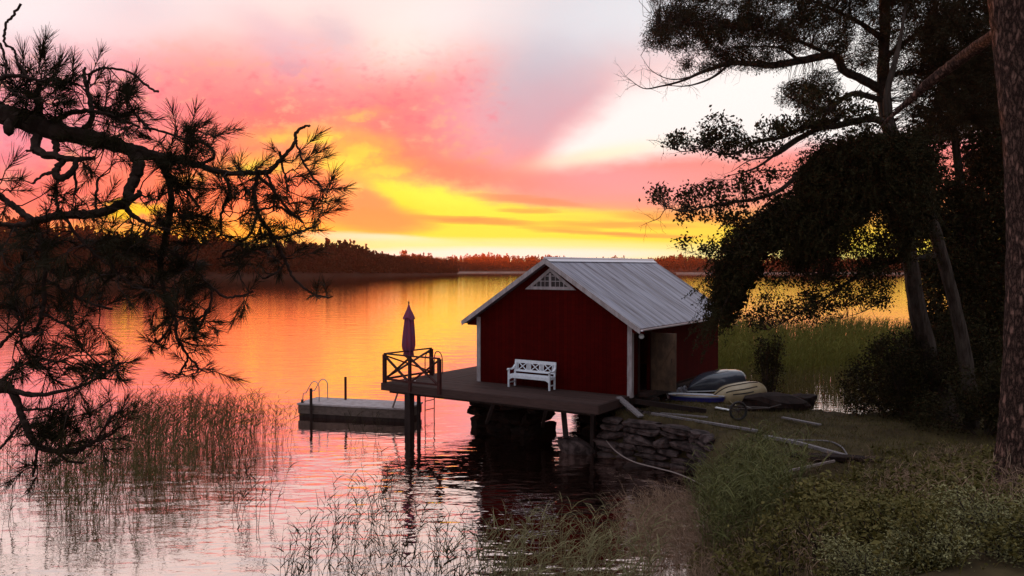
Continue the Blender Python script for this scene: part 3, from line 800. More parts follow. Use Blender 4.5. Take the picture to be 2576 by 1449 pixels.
for a_, b_ in (((-5.3, V0 + 1.5, -1.35), (-4.2, V0 + .4, -.3)), ((-3.1, V0 + 1.7, -1.25), (-2.2, V0 + .5, -.3))):
    br = MB(); br.bar(a_, b_, .10); br.build('brace', M['tar'], deck)
# slanting pole
a = at(1004, 978, 29.6); b = on(978, 1054, 0); b = b + (b - a) * .12
dp = MB(); dp.tube([a, b], .035, 8)
o = dp.build('slanting_pole', M['pole']); o['label'] = 'thin pale pole slanting from the deck edge down into the water'; o['category'] = 'pole'

# railing at the deck corner
rail = thing('railing', ORG, RZ, label='dark railing with crossed braces round the outer deck corner', category='railing')
RH = 1.03
C = {'A': (U0 + .03, V0 + .02), 'B': (-7.48, V0 - .11), 'D': (-6.15, V0 - .11), 'C': (U0 + .04, .55)}
C['C'] = tuple(toL(on(1085, 944, ZD))[:2])
for k_, (u, v) in C.items():
    p = MB(); p.bar((u, v, 0.006 if k_ in 'AC' else -.2), (u, v, RH), .115 if k_ != 'B' else .095); p.build('post', M['rail'], rail)
def panel(p, q, hi=True):
    p, q = np.array([*p, 0.]), np.array([*q, 0.])
    t = MB(); z = np.array([0, 0, RH + .025]); t.bar(p + z, q + z, .095, .045); t.build('top_rail', M['rail'], rail)
    b_ = MB(); z = np.array([0, 0, .14]); b_.bar(p + z, q + z, .045, .07); b_.build('bottom_rail', M['rail'], rail)
    d = unit(q - p); nrm = np.array([-d[1], d[0], 0])
    x = MB()
    x.bar(p + d * .06 + [0, 0, .16] + nrm * .022, q - d * .06 + [0, 0, RH - .06] + nrm * .022, .04, .10, nrm); x.bar(p + d * .06 + [0, 0, RH - .06] - nrm * .022, q - d * .06 + [0, 0, .16] - nrm * .022, .04, .10, nrm)
    x.build('cross_brace', M['rail'], rail)
panel(C['A'], C['B']); panel(C['B'], C['D']); panel(C['A'], C['C'])

# parasol, furled
pu, pv = toL(on(1029, 961, ZD))[:2]
par = thing('parasol', L(pu, pv, 0), RZ, label='tall furled purple parasol standing on the deck corner', category='parasol')
p = MB(); p.tube([(0, 0, .06), (0, 0, 2.82)], .024, 10); p.build('pole', M['pole'], par)
p = MB(); p.lathe([(.001, 0.012), (.24, 0.012), (.25, .05), (.10, .075), (.05, .10), (.045, .30), (.001, .30)], 20); p.build('base', M['concrete_top'], par)
def folds(prof, n, amp, ph=0):
    th = np.linspace(0, 2 * np.pi, 48, endpoint=False); vs = []
    for i_, (r, z) in enumerate(prof):
        rr = r * (1 + amp * np.sin(n * th + ph + .6 * z) + amp * .6 * np.sin(3 * th + z * 2.2)); vs.append(np.stack([rr * np.cos(th), rr * np.sin(th), th * 0 + z + .05 * (i_ == 0) * np.sin(n * th * .5)], -1))
    m = MB(); k = len(prof); m.add(np.concatenate(vs), [[i_ * 48 + j, i_ * 48 + (j + 1) % 48, (i_ + 1) * 48 + (j + 1) % 48, (i_ + 1) * 48 + j] for i_ in range(k - 1) for j in range(48)]); return m
cn = folds([(.06, .90), (.18, .98), (.155, 1.12), (.20, 1.20), (.222, 1.35), (.21, 1.6), (.188, 1.9), (.165, 2.15), (.138, 2.38), (.07, 2.55), (.03, 2.74)], 8, .16)
canopy = cn.build('canopy', M['cloth'], par, smooth=True)
folds([(.215, 2.32), (.15, 2.50), (.075, 2.66), (.028, 2.82)], 8, .05, 1).build('top_flap', M['cloth'], par, smooth=True, label='pale lilac top flap')
p = MB(); p.lathe([(.001, 2.80), (.022, 2.82), (.015, 2.86), (.036, 2.89), (.022, 2.93), (.001, 2.97)], 12); p.build('finial', M['rail'], par, smooth=True)
p = MB(); p.lathe([(.18, 1.12), (.188, 1.13), (.188, 1.16), (.18, 1.17)], 24); p.build('tie_strap', M['rail'], par)

# bathing ladder at the outer side of the deck
lad = thing('bathing_ladder', ORG, RZ, label='metal bathing ladder with curved handrails hooked on the deck side', category='ladder')
lv0, lv1 = toL(on(1076, 944, ZD))[1] + .1, toL(on(1100, 940, ZD))[1] + .1
for v in (lv0, lv1):
    s = MB(); s.tube(catmull([(U0 + .28, v, 0.004), (U0 + .27, v, .55), (U0 + .16, v, .82), (U0 - .02, v, .86), (U0 - .13, v, .66), (U0 - .14, v, .2), (U0 - .14, v, -.9), (U0 - .16, v, -2.1)], 5), .019, 8); s.build('side_rail', M['rust'], lad)
for z in (-.35, -.70, -1.05, -1.40, -1.75):
    s = MB(); s.tube([(U0 - .145, lv0, z), (U0 - .145, lv1, z)], .017, 8); s.build('rung', M['rust'], lad)

# step plank down to the turf
o = MB(); g0 = float(ground_z(*(L(.75, -.95)[:2]))) - ZD
o.bar((-.16, -.62, .03), (.80, -1.00, g0 + .05), .22, .06); o = o.build('step_plank', M['board']); o.matrix_world = LW
o['label'] = 'grey sloping plank leading from the deck end to the turf'; o['category'] = 'plank'
o = MB(); o.bar((.10, .1, -.18), (2.2, .9, -.42), .12, .16); o = o.build('timber_baulk', M['tar']); o.matrix_world = LW; o['label'] = 'dark squared timber lying by the boathouse doorway'; o['category'] = 'timber'

# garden bench against the gable
bu0, bv0 = toL(on(1278, 973, ZD))[:2]; bu1, bv1 = toL(on(1384, 984, ZD))[:2]
bc = ((bu0 + bu1) / 2, (bv0 + bv1) / 2); BL = math.hypot(bu1 - bu0, bv1 - bv0) - .06
bench = thing('garden_bench', L(bc[0], bc[1], 0.004), RZ + math.atan2(bv1 - bv0, bu1 - bu0), label='white garden bench with cross pattern backrest against the red gable', category='bench')
h = BL / 2; DP = .36
for s in (-1, 1):
    p = MB(); p.bar((s * h, 0, 0), (s * h, 0, .60), .055); p.build('leg', M['bench'], bench)
    p = MB(); p.bar((s * (h - .02), DP, 0), (s * (h - .02), DP, .42), .055); p.bar((s * (h - .02), DP, .42), (s * (h - .02), DP + .06, .86), .055); p.build('leg', M['bench'], bench)
    p = MB(); pts = catmull([(s * (h + .005), -.06, .60), (s * (h + .005), .02, .635), (s * (h + .005), .15, .615), (s * h, .28, .64), (s * (h - .01), DP + .03, .74)], 5)
    for a_, b_ in zip(pts[:-1], pts[1:]): p.bar(a_, b_, .07, .042)
    p.build('armrest', M['bench'], bench)
    p = MB(); p.bar((s * (h - .005), .03, .16), (s * (h - .02), DP - .03, .16), .03, .035); p.build('stretcher', M['bench'], bench)
    p = MB(); p.bar((s * (h - .005), .03, .39), (s * (h - .02), DP - .03, .39), .035, .075); p.build('side_rail', M['bench'], bench)
p = MB()
for j in range(4): p.box((-h + .03, .0 + j * .09, .432), (h - .03, .078 + j * .09, .456))
p.build('seat', M['bench'], bench)
p = MB(); p.box((-h + .03, -.022, .33), (h - .03, .006, .430))
for s in (-1, 1):
    p.ngon([(s * (h - .03), -.021, .331), (s * (h - .17), -.021, .331), (s * (h - .07), -.021, .29), (s * (h - .03), -.021, .24), (s * (h - .03), .005, .331), (s * (h - .17), .005, .331), (s * (h - .07), .005, .29), (s * (h - .03), .005, .24)], [[0, 1, 2, 3], [7, 6, 5, 4], [1, 5, 6, 2], [2, 6, 7, 3]])
p.build('apron', M['bench'], bench)
by = lambda z: DP + .06 * (z - .42) / .44
p = MB(); p.bar((-h - .01, by(.87), .875), (h + .01, by(.87), .875), .04, .11)
back = p.build('backrest', M['bench'], bench)
p = MB(); p.bar((-h + .02, by(.55), .555), (h - .02, by(.55), .555), .035, .07)
z0, z1 = .585, .825; iw = 2 * h - .10; pw = iw / 3
for j in range(3):
    x0 = -h + .05 + j * pw
    for f_ in (.05, .15, .85, .95): p.bar((x0 + f_ * pw, by(z0), z0), (x0 + f_ * pw, by(z1), z1), .026, .02)
    p.bar((x0 + .20 * pw, by(z0) - .004, z0), (x0 + .80 * pw, by(z1) - .004, z1), .028, .03, (0, 1, 0)); p.bar((x0 + .20 * pw, by(z1) + .010, z1), (x0 + .80 * pw, by(z0) + .010, z0), .028, .03, (0, 1, 0))
p.build('lattice', M['bench'], back)

# floating jetty
ja = on(750, 1049, 0); jb = on(1024, 1064, 0)
jd = unit((jb - ja)[:2]); jang = math.atan2(jd[1], jd[0]); JH = .55; JL = float(np.linalg.norm((jb - ja)[:2])); JW = 1.5
jet = thing('floating_jetty', (*ja[:2], 0), jang, label='pale concrete floating jetty lying in the water left of the deck', category='jetty')
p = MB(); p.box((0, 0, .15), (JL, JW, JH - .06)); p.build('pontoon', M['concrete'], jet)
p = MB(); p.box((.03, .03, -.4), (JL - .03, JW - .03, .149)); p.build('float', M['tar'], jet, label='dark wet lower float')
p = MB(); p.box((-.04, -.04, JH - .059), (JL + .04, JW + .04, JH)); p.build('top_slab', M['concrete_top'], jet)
p = MB(); p.tube([(.62, -.09, -.9), (.62, -.09, JH + .62)], .055, 10); p.build('mooring_post', M['tar'], jet)
p = MB(); p.tube([(1.42, JW - .25, JH), (1.42, JW - .25, JH + .92)], .05, 10); p.build('mooring_post', M['rail'], jet)
for v in (.55, 1.25):
    p = MB(); p.tube(catmull([(.62, v, JH), (.62, v, JH + .45), (.60, v, JH + .66), (.48, v, JH + .78), (.30, v, JH + .74), (.05, v, JH + .34), (-.10, v, JH + .14), (-.10, v, -.9)], 5), .018, 8); p.build('handrail', M['steel'], jet)
for z in (.30, 0.0, -.30):
    p = MB(); p.tube([(-.10, .55, z), (-.10, 1.25, z)], .017, 8); p.build('rung', M['steel'], jet)
p = MB(); p.lathe([(.05, JH), (.05, JH + .10), (.075, JH + .12), (.001, JH + .14)], 12, (.12, .12, 0)); p.build('bollard', M['rust'], jet)

# ------------------------------------------------------------------ trees on the right bank
def limb_pts(pts, k=5):
    """rows (px, py, distance, radius m) -> smooth world polyline with radius"""
    p = catmull(pts, k); return at_v(p[:, 0], p[:, 1], p[:, 2]), np.maximum(p[:, 3], .004)
def add_limb(mb, skel, pts, n=8, wob=.0, rough=.10):
    c, r = limb_pts(pts)
    if wob: c = c + rng.normal(0, wob, c.shape) * np.linspace(.2, 1, len(c))[:, None]
    mb.tube(c, r, n, rough=rough); skel.append(c)
    return c
def ell(cx, cy, rx, ry, d, dd, n, rot=0):
    a = rng.uniform(0, 2 * np.pi, n); q = np.sqrt(rng.uniform(0, 1, n)); x = q * np.cos(a) * rx; y = q * np.sin(a) * ry
    c, s = math.cos(R(rot)), math.sin(R(rot))
    return at_v(cx + x * c - y * s, cy + x * s + y * c, d + rng.normal(0, dd, n))
def inpoly(P, x, y):
    P = np.asarray(P, float); r = np.zeros(len(x), bool)
    for (x1, y1), (x2, y2) in zip(P, np.roll(P, -1, 0)):
        with np.errstate(all='ignore'): r ^= ((y1 > y) != (y2 > y)) & (x < (x2 - x1) * (y - y1) / (y2 - y1) + x1)
    return r
def poly(P, d, dd, n, holes=()):
    P = np.asarray(P, float); lo, hi = P.min(0), P.max(0); out = []
    while sum(map(len, out)) < n:
        x, y = rng.uniform(lo[0], hi[0], 4 * n), rng.uniform(lo[1], hi[1], 4 * n); ok = inpoly(P, x, y)
        for hx, hy, hrx, hry in holes: ok &= ((x - hx) / hrx) ** 2 + ((y - hy) / hry) ** 2 > rng.uniform(.7, 1.2, len(x))
        out.append(np.stack([x[ok], y[ok]], -1))
    q = np.concatenate(out)[:n]
    return at_v(q[:, 0], q[:, 1], d + rng.normal(0, dd, n))
def twigs(mb, skel, c, r=.008, sag=.08, maxlen=1.6):
    """a curved twig from the nearest limb to each clump"""
    S = np.concatenate(skel)
    idx = np.array([np.argmin(((S - q) ** 2).sum(1)) for q in c]); s = S[idx]
    L_ = np.linalg.norm(c - s, axis=1)
    ok = L_ < maxlen; s, c, L_ = s[ok], c[ok], L_[ok]
    m = (s + c) / 2 + rng.normal(0, .12, c.shape) * L_[:, None] + np.array([0, 0, 1]) * (sag * L_)[:, None]
    prisms(mb, s, m, r * 1.5, r); prisms(mb, m, c, r, r * .5)
def sprays(mb, skel, n, length, r, tipr=.002, spread=.9):
    """bare fine twigs along the outer limbs"""
    S = np.concatenate(skel); s = S[rng.integers(0, len(S), n)]
    d = unit(rand_dir(n) * [1, .5, 1] + [-.5, 0, .1]); l = rng.uniform(.4, 1, n) * length
    m = s + d * (l * .5)[:, None]; e = m + unit(d + rand_dir(n) * .7) * (l * .5)[:, None]
    prisms(mb, s, m, r, r * .7); prisms(mb, m, e, r * .7, tipr)
    for _ in range(2):
        f = m + (e - m) * rng.uniform(0, 1, (n, 1)); prisms(mb, f, f + unit(d + rand_dir(n) * .9) * (l * .3)[:, None], r * .5, tipr)
def spray_leaves(mb, c, d, length, n, size, ratio=.5, droop=.35, jit=.05):
    """leaves strung along short drooping shoots"""
    k = len(c); t = rng.uniform(0, 1, (k, n)); L_ = (length * rng.uniform(.5, 1.2, k))[:, None, None]
    p = c[:, None] + d[:, None] * L_ * t[..., None] - np.array([0, 0, 1]) * L_ * droop * (t ** 2)[..., None] + rng.normal(0, jit, (k, n, 3)) * (1.15 - t[..., None])
    leaves(mb, p.reshape(-1, 3), size * rng.uniform(.6, 1.2, k * n), ratio)
    e = c + d * L_[:, 0] - np.array([0, 0, 1]) * L_[:, 0] * droop; m_ = c + d * L_[:, 0] * .5 - np.array([0, 0, 1]) * L_[:, 0] * droop * .25
    prisms(mb, c, m_, .005, .004); prisms(mb, m_, e, .004, .001)
def clump_leaves(mb, c, per, rad, size, ratio=.55):
    """leaf clumps: per leaves round each centre"""
    k = np.repeat(c, per, axis=0) + rng.normal(0, rad, (len(c) * per, 3)) * [1, 1, .8]
    leaves(mb, k, size * rng.uniform(.6, 1.25, len(k)), ratio)

# the big pine: trunk leaning out over the bay, needle crown at the top
G = lambda x, y: float(ground_z(x, y))
T1 = thing('pine_tree', (*at(2385, 1045, 24.5)[:2], 1.2), label='big crooked pine leaning left behind the shrub, with a needle crown', category='tree')
tp = MB(); sk1 = []
add_limb(tp, sk1, [(2392, 1090, 24.5, .36), (2380, 1030, 24.5, .31), (2350, 930, 24.5, .27), (2312, 800, 24.4, .25), (2290, 660, 24.3, .23), (2270, 500, 24.2, .22), (2248, 370, 24.1, .21), (2226, 270, 24, .20), (2222, 170, 24, .17), (2226, 60, 24, .15), (2220, -60, 24, .13), (2200, -260, 24, .09), (2205, -420, 24, .03)], 12)
add_limb(tp, sk1, [(2228, 232, 24, .15), (2170, 200, 23.8, .13), (2122, 176, 23.7, .12), (2098, 140, 23.6, .11), (2026, 150, 23.5, .11), (1946, 164, 23.4, .10), (1886, 160, 23.3, .085), (1834, 160, 23.2, .07), (1770, 180, 23.1, .05), (1714, 204, 23, .035), (1662, 217, 23, .025), (1618, 222, 22.9, .015), (1574, 192, 22.8, .006)])
add_limb(tp, sk1, [(1834, 162, 23.2, .04), (1790, 196, 23.1, .035), (1730, 216, 23, .02), (1668, 214, 23, .008)])
add_limb(tp, sk1, [(1750, 190, 23.1, .02), (1690, 200, 23, .016), (1640, 178, 22.9, .010), (1612, 140, 22.8, .004)])
add_limb(tp, sk1, [(2098, 142, 23.6, .07), (2000, 100, 23.4, .05), (1900, 76, 23.2, .04), (1780, 60, 23, .025), (1660, 60, 22.9, .008)])
add_limb(tp, sk1, [(2010, 152, 23.5, .05), (1960, 120, 23.2, .035), (1880, 118, 23, .02), (1800, 128, 23, .008)])
add_limb(tp, sk1, [(2222, 150, 24, .09), (2300, 90, 24.3, .07), (2400, 40, 24.6, .05), (2520, 10, 24.9, .02)])
add_limb(tp, sk1, [(2224, 100, 24, .09), (2150, 50, 23.8, .06), (2060, 10, 23.6, .04), (1960, -30, 23.4, .02), (1800, -40, 23, .01)])
add_limb(tp, sk1, [(2226, 190, 24, .08), (2330, 180, 24.4, .06), (2430, 200, 24.7, .03), (2500, 230, 25, .01)])
add_limb(tp, sk1, [(2228, 256, 24, .10), (2160, 236, 23.6, .08), (2126, 244, 23.5, .07), (2078, 276, 23.3, .06), (2020, 262, 23.2, .03), (1965, 232, 23.1, .008)])
cr = MB()
E = [(1700, 70, 70, 56, 150), (1660, 95, 40, 30, 40), (1790, 35, 110, 62, 300), (1880, 100, 120, 55, 280), (1760, 128, 70, 26, 36), (1950, 40, 90, 62, 200), (2050, 84, 90, 58, 150), (2100, 20, 90, 50, 150), (2160, 110, 60, 66, 110), (2320, 50, 120, 80, 300), (2320, 170, 110, 60, 180),
     (2450, 90, 120, 110, 620), (2450, 230, 100, 90, 460), (2400, 120, 90, 90, 240), (2390, 300, 70, 50, 120), (2250, 10, 90, 50, 120), (2012, 240, 56, 34, 90), (2062, 214, 46, 30, 60), (2070, 290, 50, 32, 70), (2330, 252, 60, 40, 70), (1900, 160, 80, 16, 50), (2000, -60, 260, 60, 350), (2350, -70, 240, 70, 350), (1700, -40, 100, 50, 120), (2200, -200, 170, 120, 350), (1720, 165, 20, 10, 10), (1790, 168, 30, 10, 16)]
for x, y, rx, ry, n in E:
    c = ell(x, y, rx, ry, 23.6, .55, n); clump_leaves(cr, c, 42, .10, .12, .17); twigs(tp, sk1, c, .007)
sprays(tp, sk1[1:6], 150, .7, .006)
tp.build('trunk', M['bark'], T1).matrix_parent_inverse = T1.matrix_world.inverted() if False else Matrix.Translation(-Vector(T1.location))
cr.build('crown', M['needle'], T1).matrix_parent_inverse = Matrix.Translation(-Vector(T1.location))

def tree_parts(t, trunk, crown, bark, leaf):
    inv = Matrix.Translation(-Vector(t.location))
    trunk.build('trunk', bark, t).matrix_parent_inverse = inv
    if crown: crown.build('crown', leaf, t).matrix_parent_inverse = inv

# the broadleaf in front of it: long limbs to the left and a dense hanging skirt of leaves
T2 = thing('alder_tree', (*at(2428, 960, 23)[:2], 1.2), label='broadleaf tree with long limbs to the left and a dense dark hanging skirt of leaves', category='tree')
tp = MB(); sk = []
add_limb(tp, sk, [(2445, 1120, 23, .24), (2440, 1000, 23, .20), (2425, 880, 23, .18), (2390, 720, 22.9, .17), (2345, 560, 22.8, .16), (2300, 430, 22.6, .15), (2250, 340, 22.4, .14), (2230, 250, 22.3, .10), (2260, 120, 22.4, .06), (2280, 10, 22.5, .03)], 10)
a0 = add_limb(tp, sk, [(2255, 345, 22.4, .12), (2202, 300, 22.2, .10), (2106, 316, 22, .085), (2062, 324, 21.9, .075), (1986, 360, 21.7, .055), (1906, 420, 21.5, .03), (1826, 444, 21.4, .008)])
add_limb(tp, sk, [(2110, 300, 22, .07), (2022, 322, 21.8, .06), (1966, 346, 21.6, .05), (1898, 358, 21.5, .045), (1866, 380, 21.4, .04), (1834, 388, 21.4, .032), (1802, 384, 21.3, .026), (1770, 372, 21.3, .02), (1714, 381, 21.2, .014), (1658, 356, 21.1, .008), (1626, 352, 21, .004)])
add_limb(tp, sk, [(2062, 324, 21.9, .05), (2010, 352, 21.7, .04), (1950, 392, 21.6, .03), (1890, 402, 21.5, .018), (1840, 432, 21.4, .006)])
add_limb(tp, sk, [(2300, 430, 22.6, .12), (2160, 400, 22.3, .10), (2060, 420, 22, .08), (2006, 442, 21.8, .065), (1966, 476, 21.6, .055), (1906, 500, 21.5, .045), (1846, 508, 21.4, .04), (1778, 520, 21.3, .03), (1718, 532, 21.2, .02), (1678, 524, 21.1, .014), (1658, 548, 21, .008), (1626, 562, 21, .004)])
add_limb(tp, sk, [(1960, 490, 21.6, .03), (1900, 540, 21.5, .02), (1850, 590, 21.4, .012), (1800, 650, 21.3, .01), (1770, 650, 21.2, .007), (1750, 638, 21.2, .005), (1706, 626, 21.1, .003)])
add_limb(tp, sk, [(1986, 430, 21.7, .02), (1900, 430, 21.5, .014), (1850, 450, 21.4, .008), (1800, 452, 21.3, .004)])
add_limb(tp, sk, [(2340, 560, 22.8, .12), (2200, 480, 22.3, .10), (2080, 500, 22, .08), (1960, 590, 21.8, .06), (1860, 690, 21.6, .04), (1810, 800, 21.5, .02)])
add_limb(tp, sk, [(2370, 640, 22.9, .09), (2240, 660, 22.5, .07), (2150, 700, 22.2, .05), (2090, 740, 22, .035), (1990, 800, 21.8, .02), (1930, 830, 21.7, .01)])
add_limb(tp, sk, [(2120, 720, 22.1, .03), (2060, 690, 22, .025), (1990, 690, 21.9, .018), (1930, 740, 21.8, .008)])
add_limb(tp, sk, [(2200, 680, 22.3, .03), (2230, 740, 22.2, .02), (2180, 780, 22.1, .012), (2120, 800, 22, .006)])
cr = MB()
for x, y, rx, ry, n in [(1716, 346, 34, 16, 22), (1700, 362, 50, 16, 14), (1812, 330, 46, 44, 60), (1790, 360, 50, 26, 34), (1860, 372, 50, 28, 50), (1938, 322, 34, 20, 26), (1990, 320, 50, 26, 44), (2040, 300, 40, 40, 40), (1930, 366, 40, 22, 30), (1658, 492, 26, 20, 26), (1738, 494, 36, 30, 44), (1804, 478, 36, 18, 30), (1878, 456, 24, 26, 28), (1946, 436, 24, 14, 18),
                         (1816, 530, 26, 34, 34), (1850, 560, 36, 50, 60), (1720, 540, 22, 22, 14), (1760, 540, 20, 16, 12), (1900, 480, 50, 20, 26), (1730, 606, 30, 14, 7), (1790, 620, 30, 20, 18), (1860, 620, 40, 30, 40), (2060, 240, 50, 30, 40), (2140, 260, 40, 30, 34), (2170, 300, 60, 30, 40), (1962, 530, 40, 40, 60)]:
    c = ell(x, y, rx, ry, 21.5, .3, n); clump_leaves(cr, c, 10, .10, .112, .55); twigs(tp, sk, c, .006)
MASS = [(2250, 330), (2146, 336), (2070, 360), (2034, 392), (2008, 430), (1996, 486), (1966, 508), (1890, 545), (1838, 600), (1806, 635), (1786, 690), (1774, 726), (1788, 762), (1768, 800), (1766, 826), (1815, 832), (1832, 800), (1852, 746), (1876, 712), (1902, 668), (1906, 640), (1926, 618), (1968, 612), (1974, 650), (2016, 656), (2076, 640), (2108, 596), (2166, 562), (2182, 520), (2240, 506), (2262, 560), (2300, 640), (2345, 560), (2360, 400), (2330, 330)]
def ragged(q, px=11):
    return q + rng.normal(0, px * 22 / F, q.shape)
c = poly([(x * .95 + 2100 * .05, y * .95 + 540 * .05) for x, y in MASS], 22.0, .45, 1700); clump_leaves(cr, c, 24, .13, .10, .42); twigs(tp, sk, c[:900], .006)
c = ragged(poly(MASS, 21.9, .5, 1500), 12); od = unit(unit(c - at(2170, 440, 22.0)) + rand_dir(len(c)) * .7 + [-.15, 0, -.35]); spray_leaves(cr, c, od, .62, 22, .085, .42)
inner = [(x * .90 + 2080 * .10, y * .90 + 560 * .10) for x, y in MASS]
c = poly(inner, 22.3, .25, 2400); clump_leaves(cr, c, 4, .14, .20, .7)  # oversized core leaves, added to block light coming through the crown
for x, y, rx, ry, n in [(1950, 775, 60, 36, 60), (2056, 766, 56, 42, 110), (2140, 742, 56, 28, 70), (2206, 716, 40, 60, 110), (2240, 640, 46, 60, 120), (2040, 640, 70, 34, 150), (2110, 600, 40, 50, 110), (2010, 700, 110, 16, 70), (1900, 800, 40, 26, 24), (2200, 550, 50, 40, 60), (2180, 620, 60, 34, 80), (2245, 580, 30, 50, 50), (1950, 640, 26, 12, 8), (2150, 680, 60, 20, 50), (2000, 790, 60, 20, 30), (2080, 700, 40, 20, 30)]:
    c = ell(x, y, rx, ry, 22, .35, n); clump_leaves(cr, c, 14, .10, .085, .55); twigs(tp, sk, c, .006)
sprays(tp, sk[1:7], 260, .55, .005); sprays(tp, sk[8:], 90, .6, .005)
tree_parts(T2, tp, cr, M['bark'], M['leaf'])

# darker trees filling the wood behind, towards the right edge
def dense_tree(name, label, base, top, limbs, masses, d, leaf, size, ratio, bark='bark', r0=.2):
    t = thing(name, (*at(*base, d)[:2], 1.3), label=label, category='tree'); tp = MB(); sk = []
    add_limb(tp, sk, [(base[0], base[1] + 40, d, r0 * 1.2), (base[0], base[1], d, r0), ((base[0] * .6 + top[0] * .4), base[1] * .6 + top[1] * .4, d, r0 * .8), (top[0], top[1], d, r0 * .3)], 10)
    for l in limbs: add_limb(tp, sk, [(*p, d, r) for p, r in zip(l, np.linspace(r0 * .4, .01, len(l)))])
    cr = MB()
    for P, n, per, rad, holes in masses:
        c = poly(P, d, .5, n, holes); clump_leaves(cr, c, per, rad, size, ratio); twigs(tp, sk, c[:500], .008, maxlen=2.5)
        clump_leaves(cr, poly(P, d + .3, .3, n // 2, holes), 3, .2, size * 2.1, .8)
    tree_parts(t, tp, cr, M[bark], M[leaf]); return t
dense_tree('alder_tree', 'slim dark broadleaf tree behind the big pine, its crown full of small gaps', (2500, 1040), (2345, -40), [[(2420, 600), (2360, 520), (2290, 470)], [(2400, 420), (2470, 360), (2540, 330)], [(2380, 300), (2320, 270), (2280, 300)], [(2430, 700), (2370, 680), (2310, 700)]],
           [([(2290, 330), (2400, 190), (2520, 240), (2560, 500), (2550, 800), (2460, 960), (2350, 900), (2300, 740), (2280, 560)], 1400, 34, .2, ((2400, 400, 50, 60), (2450, 300, 34, 40), (2330, 620, 20, 40), (2380, 760, 18, 20)))], 27, 'leaf', .12, .55)
dense_tree('spruce_tree', 'dark spruce closing the wood at the right edge', (2640, 1060), (2600, -260), [[(2620, 500), (2540, 560), (2480, 640)], [(2620, 300), (2540, 340), (2470, 400)], [(2630, 700), (2560, 760), (2480, 860)], [(2620, 100), (2540, 130), (2480, 190)]],
           [([(2600, -260), (2470, 60), (2430, 300), (2400, 560), (2380, 860), (2400, 1030), (2760, 1060), (2760, 300)], 2000, 34, .2, ((2470, 470, 24, 40), (2450, 360, 20, 26)))], 29, 'needle', .16, .25)

# the near pine on the right bank
bx = at(2548, 1245, 14)
T3 = thing('pine_tree', (bx[0], bx[1], G(bx[0], bx[1]) - .05), label='tall near pine with thick scaly reddish bark at the right edge', category='tree')
tp = MB(); sk = []
c, r = limb_pts([(2548, 1330, 14, .44), (2550, 1245, 14, .385), (2562, 1120, 14, .345), (2572, 980, 14, .33), (2584, 700, 14, .325), (2580, 400, 14, .33), (2556, 150, 14, .325), (2540, 0, 14, .32), (2520, -250, 14, .30), (2520, -700, 14, .26), (2540, -1200, 14, .18)], 8)
th = np.linspace(0, 2 * np.pi, 28, endpoint=False)
tp.tube(c, r, 28, rough=.035); sk.append(c)
c, r = limb_pts([(2548, 60, 14, .13), (2500, 90, 14.6, .12), (2440, 130, 15.4, .115), (2390, 168, 16, .11), (2346, 200, 16.4, .10), (2306, 236, 16.8, .08), (2266, 272, 17.1, .055), (2228, 306, 17.4, .03), (2210, 330, 17.6, .012)]); tp.tube(c, r, 10, rough=.12)
c2, r2 = limb_pts([(2520, -260, 14, .12), (2400, -240, 14, .08), (2300, -190, 14, .05), (2200, -160, 14, .02)]); tp.tube(c2, r2, 8, rough=.1)
inv = Matrix.Translation(-Vector(T3.location))
tp.build('trunk', M['pine_bark'], T3, smooth=True).matrix_parent_inverse = inv
cr = MB(); c = np.concatenate([ell(2400, -260, 220, 70, 14, .6, 260), ell(2640, -420, 260, 180, 14, .8, 380)]); clump_leaves(cr, c, 30, .1, .11, .16)
tw = MB(); twigs(tw, [c2], c, .01, maxlen=2)
cr.build('crown', M['needle'], T3).matrix_parent_inverse = inv

# ------------------------------------------------------------------ shrubs
def shrub_mesh(h, rad, n, per, size, ratio, seed, lobes=6):
    g = np.random.default_rng(seed); st, lf = MB(), MB()
    ctr = [(0, 0, h * .55, rad * .8, h * .40)] + [(*(g.uniform(-1, 1, 2) * rad * .7), h * g.uniform(.18, .85), rad * g.uniform(.3, .6), h * g.uniform(.16, .32)) for _ in range(lobes)]
    cs = []
    for x, y, z, a, b in ctr:
        k = int(n / len(ctr)); q = rand_dir(k) * (rng.uniform(.25, 1, (k, 1)) ** .5); cs.append(np.array([x, y, z]) + q * [a, a, b])
    c = np.concatenate(cs); c = c[c[:, 2] > .03]
    clump_leaves(lf, c, per, .07 + size * .5, size, ratio)
    for x, y, z, a, b in ctr: st.tube(catmull([(x * .1, y * .1, -.15), (x * .4, y * .4, z * .4), (x, y, z), (x * 1.1, y * 1.1, z + b * .7)], 3), [.05 * h / 2, .04 * h / 2, .035 * h / 2, .03 * h / 2, .025 * h / 2, .02 * h / 2, .015 * h / 2, .012 * h / 2, .008, .006][:10], 5)
    s = c[::4]; b_ = s * [.3, .3, .55]; prisms(st, b_, s, .006, .003)
    return st, lf
def shrub(name, label, loc, h, rad, n, per, size, ratio, leaf, seed, group=None, stem='bark'):
    t = thing(name, loc, label=label, category='shrub')
    if group: t['group'] = group
    st, lf = shrub_mesh(h, rad, n, per, size, ratio, seed); st.build('stem', M[stem], t); lf.build('foliage', M[leaf], t); return t
def gz(x, y): return (x, y, G(x, y))
p = at(2285, 940, 24.7); shrub('alder_shrub', 'large dark alder shrub in front of the leaning pine trunk', (p[0], p[1], .7), 3.5, 1.5, 1500, 13, .085, .6, 'leaf', 3)
p = at(1930, 940, 28.9); shrub('alder_shrub', 'slim dark bush rising behind the overturned boats', (p[0], p[1], .4), 2.9, .6, 330, 12, .08, .6, 'leaf', 4)
p = at(2345, 900, 26); shrub('alder_shrub', 'leafy bush behind the leaning pine trunk', (p[0], p[1], .4), 4.0, 1.6, 900, 13, .10, .6, 'leaf', 5)
